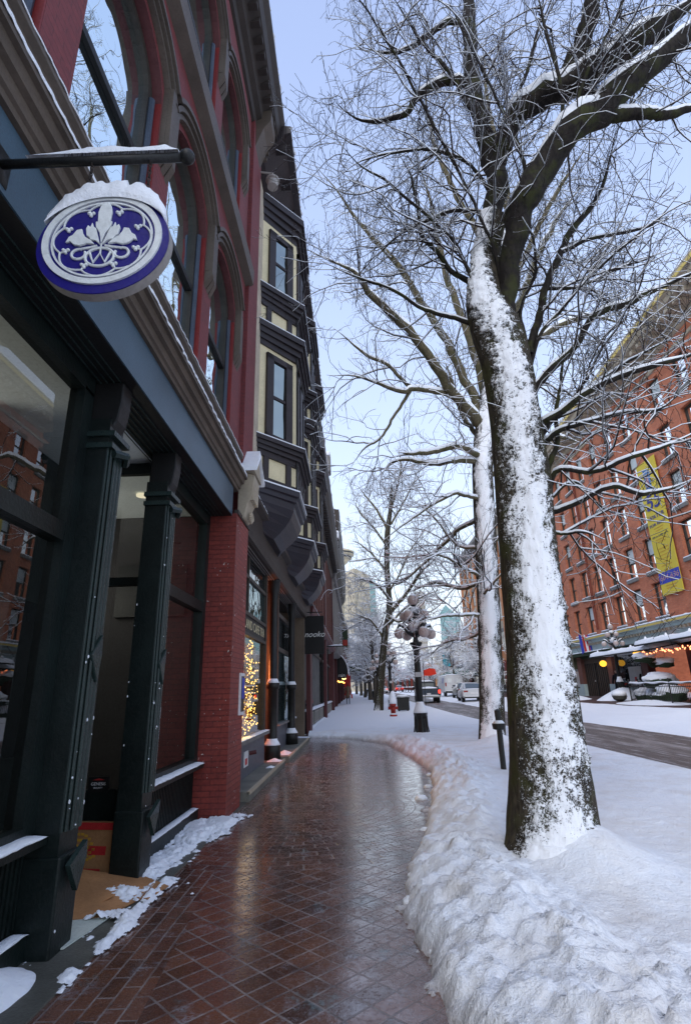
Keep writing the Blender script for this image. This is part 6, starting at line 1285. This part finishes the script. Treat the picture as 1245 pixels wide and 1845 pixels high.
def trunk(root, pts, seed, mat, face, k=150, n=72, lump=.02, thr=.42, sw=.30, flare=None):
    """high resolution trunk along a pixel polyline with wind-plastered snow on one side"""
    P, Rr = limb(pts, k); T = np.gradient(P, axis=0); T /= np.linalg.norm(T, axis=1, keepdims=True)
    U = np.cross(T, (0, 1., 0)); U /= np.linalg.norm(U, axis=1, keepdims=True); V = np.cross(T, U); a = np.arange(n)*2*math.pi/n
    N_ = np.cos(a)[None, :, None]*U[:, None]+np.sin(a)[None, :, None]*V[:, None]
    pos = P[:, None]+Rr[:, None, None]*N_; fa = np.array(face, float); h_ = np.linspace(0, 1, k)[:, None]**2.2
    fv = fa[:3]*(1-h_)+(fa[3:] if len(fa) > 3 else fa)*h_; fv /= np.linalg.norm(fv, axis=1, keepdims=True); dt = (N_*fv[:, None]).sum(2)
    q = pos.copy(); big = fbm(q*np.array((3.2, 3.2, 1.6))+seed, 3)-.5; med = fbm(q*11+seed, 4, .6)-.5
    sm = dt-thr+big*sw*1.1+med*sw*1.2+(fbm(q*30+seed, 4, .7)-.5)*sw*1.9+np.clip(dt-.90, 0, 1)*1.1*np.clip(P[:, None, 2]*.5-.2, .5, 1.6)+.45*np.clip(1-(P[:, None, 2]-.1)/.5, 0, 1)*np.clip((dt-.35)*3, 0, 1)
    mask = np.clip(.5+sm*.8, 0, 1)
    ridge_ = fbm(pos*np.array((14, 14, 2.2))+seed*2, 3)-.5
    lum = fbm(pos*16+seed, 4, .62)
    disp = .022*ridge_*(Rr[:, None]/.25)+lump*(.1+1.7*lum)*np.clip((mask-.46)*9, 0, 1)
    disp = disp+.03*big*(Rr[:, None]/.3)
    pos = pos+N_*disp[..., None]
    idx = np.arange(k*n).reshape(k, n); nx = np.roll(idx, -1, axis=1); F = np.stack([idx[:-1], nx[:-1], nx[1:], idx[1:]], -1).reshape(-1, 4)
    o = mk('trunk', pos.reshape(-1, 3), F, mat, root, True); at_ = o.data.attributes.new('snow', 'FLOAT', 'POINT'); at_.data.foreach_set('value', mask.astype(np.float32).ravel()); return o

# --- tree 1, the big one in front
t1 = thing('street_tree', 'big forked street tree in the foreground, trunk plastered with snow', 'tree', (1.62, 4.75, .15))
trunk(t1, [(1006, 1640, 4.6, 205), (1001, 1565, 4.65, 172), (996, 1500, 4.7, 150), (984, 1350, 4.7, 130), (970, 1180, 4.7, 116), (949, 971, 4.7, 106), (941, 866, 4.7, 102), (925, 740, 4.7, 92), (911, 655, 4.7, 90), (894, 598, 4.7, 90), (873, 548, 4.72, 68), (872, 500, 4.78, 54), (877, 450, 4.85, 46), (888, 395, 4.9, 42)], 3, 'bark_trunk', (.02, -1, .10, -.8, -.75, .5), k=340, n=150, lump=.030, thr=.76, sw=.50)
L1 = [[(888, 400, 4.9, 42), (893, 310, 5.0, 38), (868, 220, 5.1, 31), (852, 140, 5.2, 27), (846, 50, 5.3, 23), (850, -60, 5.4, 18), (870, -160, 5.5, 12)],
 [(917, 660, 4.74, 36), (916, 600, 4.70, 42), (914, 550, 4.66, 40), (913, 465, 4.6, 42), (930, 402, 4.5, 52), (950, 355, 4.4, 54), (972, 308, 4.3, 54), (1022, 248, 4.2, 50), (1090, 195, 4.1, 48), (1155, 128, 4.0, 44), (1240, 60, 3.9, 40), (1330, 0, 3.8, 30), (1420, -60, 3.7, 20)],
 [(893, 310, 5.0, 34), (905, 262, 4.9, 36), (932, 212, 4.7, 38), (985, 168, 4.5, 40), (1042, 148, 4.4, 40), (1100, 100, 4.3, 36), (1172, 50, 4.2, 34), (1240, 5, 4.1, 28), (1330, -60, 4.0, 18)],
 [(1030, 140, 4.4, 34), (1034, 105, 4.4, 30), (1052, 60, 4.3, 28), (1066, 10, 4.2, 25), (1085, -60, 4.1, 18)],
 [(1040, 150, 4.4, 26), (1062, 178, 4.3, 24), (1085, 206, 4.2, 24)],
 [(1090, 200, 4.1, 26), (1130, 204, 4.1, 20), (1180, 207, 4.1, 16), (1240, 196, 4.1, 12), (1300, 170, 4.1, 8)],
 [(1100, 100, 4.3, 22), (1150, 72, 4.3, 20), (1190, 62, 4.3, 16), (1215, 35, 4.3, 12), (1250, -10, 4.3, 8)],
 [(862, 165, 5.1, 24), (830, 152, 5.2, 22), (785, 152, 5.2, 20), (752, 175, 5.3, 17), (735, 200, 5.3, 15), (700, 215, 5.4, 12), (665, 220, 5.5, 10), (625, 205, 5.6, 7), (590, 165, 5.7, 4)],
 [(848, 45, 5.3, 16), (805, 40, 5.4, 14), (770, 62, 5.4, 12), (735, 88, 5.5, 10), (690, 96, 5.6, 7), (640, 80, 5.7, 4)],
 [(868, 225, 5.1, 14), (840, 180, 5.1, 12), (800, 120, 5.1, 10), (745, 55, 5.1, 8), (700, -20, 5.1, 5)],
 [(893, 330, 5.0, 16), (920, 210, 4.9, 9), (960, 90, 4.8, 8), (985, -40, 4.8, 6)],
 [(913, 560, 4.7, 12), (885, 440, 4.6, 9), (820, 300, 4.5, 8), (740, 150, 4.4, 7), (660, 20, 4.3, 6), (600, -50, 4.3, 4)],
 [(958, 345, 4.4, 12), (925, 240, 4.3, 9), (860, 110, 4.2, 8), (800, -10, 4.1, 6)],
 [(1000, 270, 4.3, 12), (1012, 170, 4.2, 9), (985, 60, 4.1, 8), (960, -40, 4.0, 6)],
 [(1020, 250, 4.2, 12), (1050, 150, 4.1, 9), (1110, 30, 4.0, 8), (1140, -50, 4.0, 6)],
 [(875, 535, 4.75, 22), (842, 505, 4.8, 17), (812, 488, 4.8, 15), (785, 452, 4.9, 13), (757, 420, 5.0, 12), (752, 370, 5.0, 10), (736, 310, 5.1, 8), (708, 262, 5.2, 5)],
 [(874, 560, 4.75, 16), (850, 500, 4.7, 12), (820, 440, 4.7, 10), (780, 400, 4.6, 9), (700, 330, 4.6, 7), (640, 290, 4.6, 5), (580, 210, 4.6, 3)],
 [(866, 590, 4.75, 16), (820, 575, 4.8, 13), (770, 560, 4.8, 11), (700, 520, 4.9, 9), (640, 500, 5.0, 7), (580, 470, 5.1, 4)],
 [(888, 395, 4.9, 12), (860, 380, 4.9, 10), (800, 385, 4.9, 9), (740, 410, 5.0, 7), (690, 450, 5.0, 5), (650, 500, 5.1, 3)],
 [(890, 360, 4.95, 11), (850, 300, 4.9, 9), (790, 270, 4.9, 8), (720, 275, 4.9, 6), (650, 290, 4.9, 4), (600, 330, 4.9, 3)],
 [(952, 640, 4.75, 26), (968, 580, 4.8, 23), (985, 520, 4.9, 21), (1005, 460, 5.0, 19), (1032, 410, 5.1, 17), (1075, 360, 5.2, 13), (1098, 290, 5.2, 10), (1112, 220, 5.3, 6)],
 [(962, 700, 4.75, 24), (1005, 655, 4.7, 21), (1036, 622, 4.7, 19), (1065, 575, 4.7, 17), (1088, 560, 4.7, 17), (1130, 548, 4.7, 17), (1165, 530, 4.7, 16), (1230, 498, 4.7, 14), (1300, 470, 4.7, 8)],
 [(968, 772, 4.75, 22), (1010, 738, 4.6, 18), (1060, 705, 4.5, 16), (1110, 680, 4.5, 15), (1170, 660, 4.4, 14), (1240, 640, 4.4, 12), (1300, 610, 4.4, 6)],
 [(972, 785, 4.75, 20), (1005, 752, 4.9, 16), (1040, 720, 5.0, 15), (1075, 690, 5.1, 12), (1150, 640, 5.2, 10), (1235, 600, 5.3, 7)],
 [(975, 805, 4.75, 18), (1010, 775, 4.6, 14), (1060, 762, 4.5, 12), (1120, 745, 4.5, 11), (1180, 738, 4.5, 10), (1240, 700, 4.5, 7)],
 [(985, 850, 4.75, 20), (1005, 795, 4.7, 14), (1000, 745, 4.7, 12), (1010, 700, 4.7, 10), (1012, 640, 4.8, 8), (1000, 560, 4.8, 5)],
 [(988, 905, 4.75, 18), (1003, 850, 4.6, 15), (1060, 850, 4.5, 14), (1095, 842, 4.4, 13), (1140, 822, 4.3, 12), (1185, 808, 4.3, 11), (1230, 790, 4.3, 9), (1290, 760, 4.3, 5)],
 [(990, 925, 4.75, 17), (1040, 905, 4.6, 14), (1098, 878, 4.5, 13), (1150, 888, 4.5, 12), (1205, 880, 4.5, 10), (1250, 862, 4.5, 6)],
 [(990, 900, 4.75, 10), (1030, 872, 4.9, 8), (1060, 888, 5.0, 6), (1085, 915, 5.0, 5), (1125, 935, 5.0, 3)],
 [(994, 950, 4.75, 10), (1010, 962, 4.7, 9), (1050, 958, 4.6, 7), (1090, 970, 4.6, 4)],
 [(955, 660, 4.75, 14), (975, 600, 4.7, 11), (1010, 560, 4.7, 10), (1060, 500, 4.6, 8), (1130, 440, 4.6, 7), (1222, 380, 4.6, 5)],
 [(1010, 455, 5.0, 12), (1060, 430, 5.0, 9), (1120, 420, 5.0, 8), (1180, 400, 5.0, 6), (1230, 340, 5.0, 4)],
 [(985, 520, 4.9, 10), (1040, 520, 4.9, 8), (1100, 490, 4.9, 7), (1160, 470, 4.9, 5), (1222, 440, 4.9, 4)],
 [(948, 620, 4.75, 14), (940, 560, 4.9, 10), (965, 480, 5.1, 8), (955, 400, 5.2, 6), (975, 330, 5.3, 4)]]
lv1 = [dict(per_m=5.0, L0=.6, L1=1.7, rr=.0085, t0=.12, k=9, up=.10, curl=.55, ang=(30, 70), rmin=.003), dict(per_m=6., L0=.2, L1=.8, rr=.005, t0=.1, k=6, up=.08, curl=.5, rmin=.0022), dict(per_m=7.5, L0=.05, L1=.26, rr=.004, t0=.1, k=4, up=.05, curl=.35, rmin=.0019, taper=1.5)]
L1 = [[(a, b, d, w*.86 if w > 30 or i < 7 else w*.62) for a, b, d, w in l] for i, l in enumerate(L1)]
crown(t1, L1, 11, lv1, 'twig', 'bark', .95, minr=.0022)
# --- tree 2 behind
t2 = thing('street_tree', 'second tall street tree, snow-covered trunk just left of the big one', 'tree', (3.2, 14, .15))
trunk(t2, [(890, 1375, 13.8, 66), (887, 1340, 14, 50), (884, 1200, 14, 44), (876, 1000, 14, 42), (869, 860, 14, 40), (872, 800, 14, 40), (880, 730, 14, 38), (892, 640, 14, 34), (905, 520, 14, 26), (915, 400, 14, 18)], 7, 'bark_trunk', (-.12, -1, .1), k=220, n=80, lump=.03, thr=.74, sw=.55)
D = 14
L2 = [[(868, 768, D, 28), (842, 738, D-.4, 24), (815, 705, D-.8, 22), (775, 645, D-1.2, 20), (738, 595, D-1.6, 18), (700, 560, D-2, 16), (662, 522, D-2.3, 14), (640, 492, D-2.6, 11), (600, 472, D-2.8, 8), (560, 455, D-3, 5)],
 [(868, 760, D, 24), (852, 715, D, 20), (825, 660, D, 19), (800, 605, D, 17), (760, 545, D, 15), (722, 485, D, 13), (682, 440, D, 11), (642, 395, D, 9), (605, 340, D, 7), (560, 290, D, 4)],
 [(880, 735, D, 22), (862, 660, D+.3, 18), (838, 590, D+.6, 16), (812, 520, D+.8, 14), (790, 440, D+1, 12), (775, 360, D+1, 9), (745, 270, D+1, 6)],
 [(862, 750, D, 16), (815, 715, D-.5, 14), (775, 705, D-1, 12), (742, 700, D-1.3, 11), (720, 705, D-1.5, 10), (650, 680, D-1.8, 7), (590, 676, D-2, 4)],
 [(742, 700, D-1.3, 9), (715, 740, D-1.4, 7), (690, 785, D-1.5, 6), (655, 810, D-1.6, 4), (630, 845, D-1.7, 3)],
 [(740, 700, D-1.3, 9), (700, 660, D-1.4, 8), (660, 640, D-1.6, 7), (600, 590, D-1.8, 4)],
 [(868, 825, D, 16), (830, 805, D-1, 13), (790, 812, D-1.5, 12), (745, 818, D-2, 10), (715, 815, D-2.2, 6)],
 [(866, 832, D, 14), (830, 830, D-.5, 12), (780, 835, D-1, 10), (720, 828, D-1.2, 7), (680, 860, D-1.4, 4)],
 [(870, 800, D, 12), (830, 740, D+.5, 10), (815, 690, D+1, 9), (800, 650, D+1.2, 6)],
 [(892, 640, D, 20), (930, 560, D+.5, 16), (960, 480, D+1, 14), (1000, 400, D+1.5, 11), (1050, 330, D+2, 8)],
 [(884, 700, D, 18), (930, 640, D, 15), (985, 600, D, 13), (1060, 570, D, 10), (1140, 590, D, 6)],
 [(905, 520, D, 18), (870, 430, D, 14), (820, 350, D, 11), (780, 250, D, 8), (760, 150, D, 5)],
 [(900, 560, D, 16), (940, 470, D, 12), (1000, 350, D, 9), (1060, 260, D, 6)],
 [(876, 860, D, 14), (930, 830, D, 12), (1000, 790, D, 10), (1050, 800, D, 6)],
 [(866, 1040, D, 7), (830, 1020, D-.5, 6), (790, 1000, D-1, 5), (750, 1010, D-1.2, 3)],
 [(866, 990, D, 7), (820, 980, D+.5, 6), (780, 930, D+1, 5), (740, 900, D+1.2, 3)],
 [(868, 1110, D, 6), (840, 1108, D-.5, 6), (800, 1110, D-1, 5), (750, 1122, D-1.2, 3)],
 [(868, 1075, D, 6), (890, 1050, D-1, 5), (940, 1000, D-1.5, 3)],
 [(866, 900, D, 9), (820, 890, D-1, 8), (770, 915, D-1.5, 6), (720, 950, D-2, 4), (690, 975, D-2, 3)],
 [(866, 935, D, 9), (825, 955, D+1, 8), (780, 1000, D+2, 6), (730, 1045, D+2.5, 4), (700, 1060, D+3, 3)],
 [(868, 1050, D, 8), (830, 1062, D+1, 7), (785, 1050, D+2, 6), (735, 1068, D+3, 4)],
 [(870, 1140, D, 6), (840, 1150, D+1, 5), (800, 1160, D+2, 4), (770, 1185, D+2.5, 3)],
 [(884, 980, D, 8), (915, 960, D, 7), (950, 940, D, 6), (985, 960, D, 4)],
 [(915, 400, 14, 16), (905, 300, 14, 13), (880, 200, 14, 10), (870, 90, 14, 6)]]
lv2 = [dict(per_m=2.1, L0=1.0, L1=3.2, rr=.010, t0=.15, k=9, up=.10, curl=.55, ang=(25, 65), rmin=.005), dict(per_m=3.2, L0=.4, L1=1.4, rr=.007, t0=.1, k=6, up=.06, curl=.5, rmin=.0042), dict(per_m=4.5, L0=.12, L1=.5, rr=.005, t0=.1, k=4, up=.05, curl=.3, rmin=.0034)]
L2 = [[(a, b, d, w*.85) for a, b, d, w in l] for l in L2]
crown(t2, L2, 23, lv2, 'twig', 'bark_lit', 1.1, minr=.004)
# --- tree 3 with curved trunk behind the near lamp
t3 = thing('street_tree', 'slender tree with bent bare trunk rising behind the globe lamps', 'tree', (1.5, 37, .15)); D = 36
trunk(t3, [(681, 1292, D, 22), (683, 1268, D, 17), (688, 1200, D, 14), (694, 1140, D, 13), (702, 1100, D, 12), (700, 1065, D, 11), (697, 1020, D, 11), (698, 960, D, 11), (703, 920, D, 8), (706, 880, D, 5)], 9, 'bark_trunk', (-.3, -1, .5), k=90, n=26, lump=.015, thr=1.15, sw=.3)
L3 = [[(698, 955, D, 9), (680, 920, D, 7), (660, 895, D, 5), (642, 872, D, 3)], [(698, 985, D, 8), (672, 950, D, 6), (650, 925, D, 5), (636, 900, D, 3)], [(703, 920, D, 7), (715, 880, D, 6), (722, 840, D, 5), (716, 800, D, 3)], [(704, 945, D, 7), (730, 900, D, 6), (745, 870, D, 4), (770, 850, D, 3)],
 [(697, 1030, D, 7), (672, 1000, D, 6), (655, 985, D, 5), (640, 975, D, 3)], [(706, 1100, D, 12), (728, 1075, D-1, 10), (745, 1050, D-2, 9), (760, 1030, D-3, 8), (800, 990, D-4, 5)], [(706, 1085, D, 8), (685, 1060, D-1, 7), (660, 1045, D-2, 5), (635, 1043, D-3, 3)],
 [(700, 1110, D, 8), (720, 1120, D-1, 7), (740, 1105, D-2, 5), (780, 1100, D-3, 3)], [(702, 1065, D, 7), (722, 1030, D, 6), (740, 990, D, 5), (770, 950, D, 3)], [(690, 1150, D, 7), (670, 1120, D, 6), (650, 1110, D, 4), (630, 1100, D, 3)], [(698, 1130, D, 7), (725, 1100, D, 6), (760, 1075, D, 5), (800, 1060, D, 3)]]
lv3 = [dict(per_m=2.8, L0=1.2, L1=3.2, rr=.014, t0=.1, k=7, up=.08, curl=.4, rmin=.009), dict(per_m=2.6, L0=.6, L1=1.6, rr=.010, t0=.1, k=5, up=.05, curl=.35, rmin=.008), dict(per_m=3.0, L0=.25, L1=.8, rr=.008, t0=.1, k=4, up=.05, curl=.3, rmin=.006)]
L3 = [[(a, b, d, w*.65) for a, b, d, w in l] for l in L3]
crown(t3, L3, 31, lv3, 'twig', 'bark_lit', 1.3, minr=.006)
# --- far snowy trees, generic
def far_tree(seed, H=9.):
    rng = np.random.RandomState(seed); t = thing('street_tree', 'x', 'tree', (0, 0, 0)); k = 10; hf = H*.38
    tr = np.array([(0, 0, -.2), (.05, 0, hf*.4), (rng.uniform(-.2, .2), rng.uniform(-.2, .2), hf), (rng.uniform(-.3, .3), rng.uniform(-.3, .3), H*.62), (rng.uniform(-.5, .5), rng.uniform(-.5, .5), H*.95)])
    TP = resample(tr, 24)[None]; TR = np.linspace(.24, .03, 24)[None]; b = Bag(); b.add(tubes('', TP, TR, 10, None, None)); b.build('trunk', 'bark_far', t)
    P0, R0 = spawn(rng, TP, TR, 5.0, 2.6, 4.8, .032, .26, 10, .22, (40, 75), .25, 0, .4, .01)
    cb_ = Bag(); sb = Bag(); cb_.add(tubes('', P0, R0, 5, None, None)); sb.add(snow_on(P0, R0, 5, .8, 1.6))
    P1, R1 = spawn(rng, P0, R0, 2.6, .9, 2.3, .016, .15, 7, .05, (30, 65), .4, .1, .4, .011); cb_.add(tubes('', P1, R1, 3, None, None)); sb.add(snow_on(P1, R1, 4, .9, 2.1))
    P2, R2_ = spawn(rng, P1, R1, 3.4, .3, 1.1, .012, .1, 5, 0., (30, 70), .6, .15, .4, .010); cb_.add(tubes('', P2, R2_, 3, None, None)); sb.add(snow_on(P2, R2_, 4, .9, 2.3))
    tag(cb_.build('crown', 'twig_snow', t, False), kind='stuff'); tag(sb.build('snow_load', 'snow', t), kind='stuff'); return t
protos = [far_tree(101), far_tree(202, 8.), far_tree(303, 10.)]
spots = [(1.6, 52, 0, .95, 'snowy tree behind the third globe lamp on the left kerb'), (1.4, 64, 1, 1.1, 'snow-laden kerb tree beyond the newspaper box, left row'), (1.0, 78, 2, 1.0, 'white-crowned tree over the dark canopy, far left'), (.6, 94, 0, 1.15, 'far left tree with full snowy crown below the beige tower'), (-.2, 112, 1, 1.2, 'last tree of the left kerb, in front of the beige tower'),
         (12.9, 58, 1, .95, 'snow-laden tree on the right kerb nearest the white sedan'), (12.6, 74, 0, .85, 'snowy tree above the white van'), (12.3, 92, 2, .85, 'snowy tree on the right kerb past the van'), (11.5, 112, 1, 1.0, 'white tree at the far end of the right kerb'), (8.5, 132, 0, 1.1, 'snowy tree where the street closes, behind the red flag'), (4.5, 135, 2, 1.1, 'snowy tree where the street closes, behind the red car')]
used = set()
for x, y, v, s_, lb in spots:
    o = protos[v] if v not in used else copy_tree(protos[v]); used.add(v)
    o.location = (x, y, float(gz(x, y))); o.scale = (s_*1.1, s_*1.1, s_); o.rotation_euler.z = x*3+y; tag(o, lb, 'tree', 'snow-laden street trees far down the road')
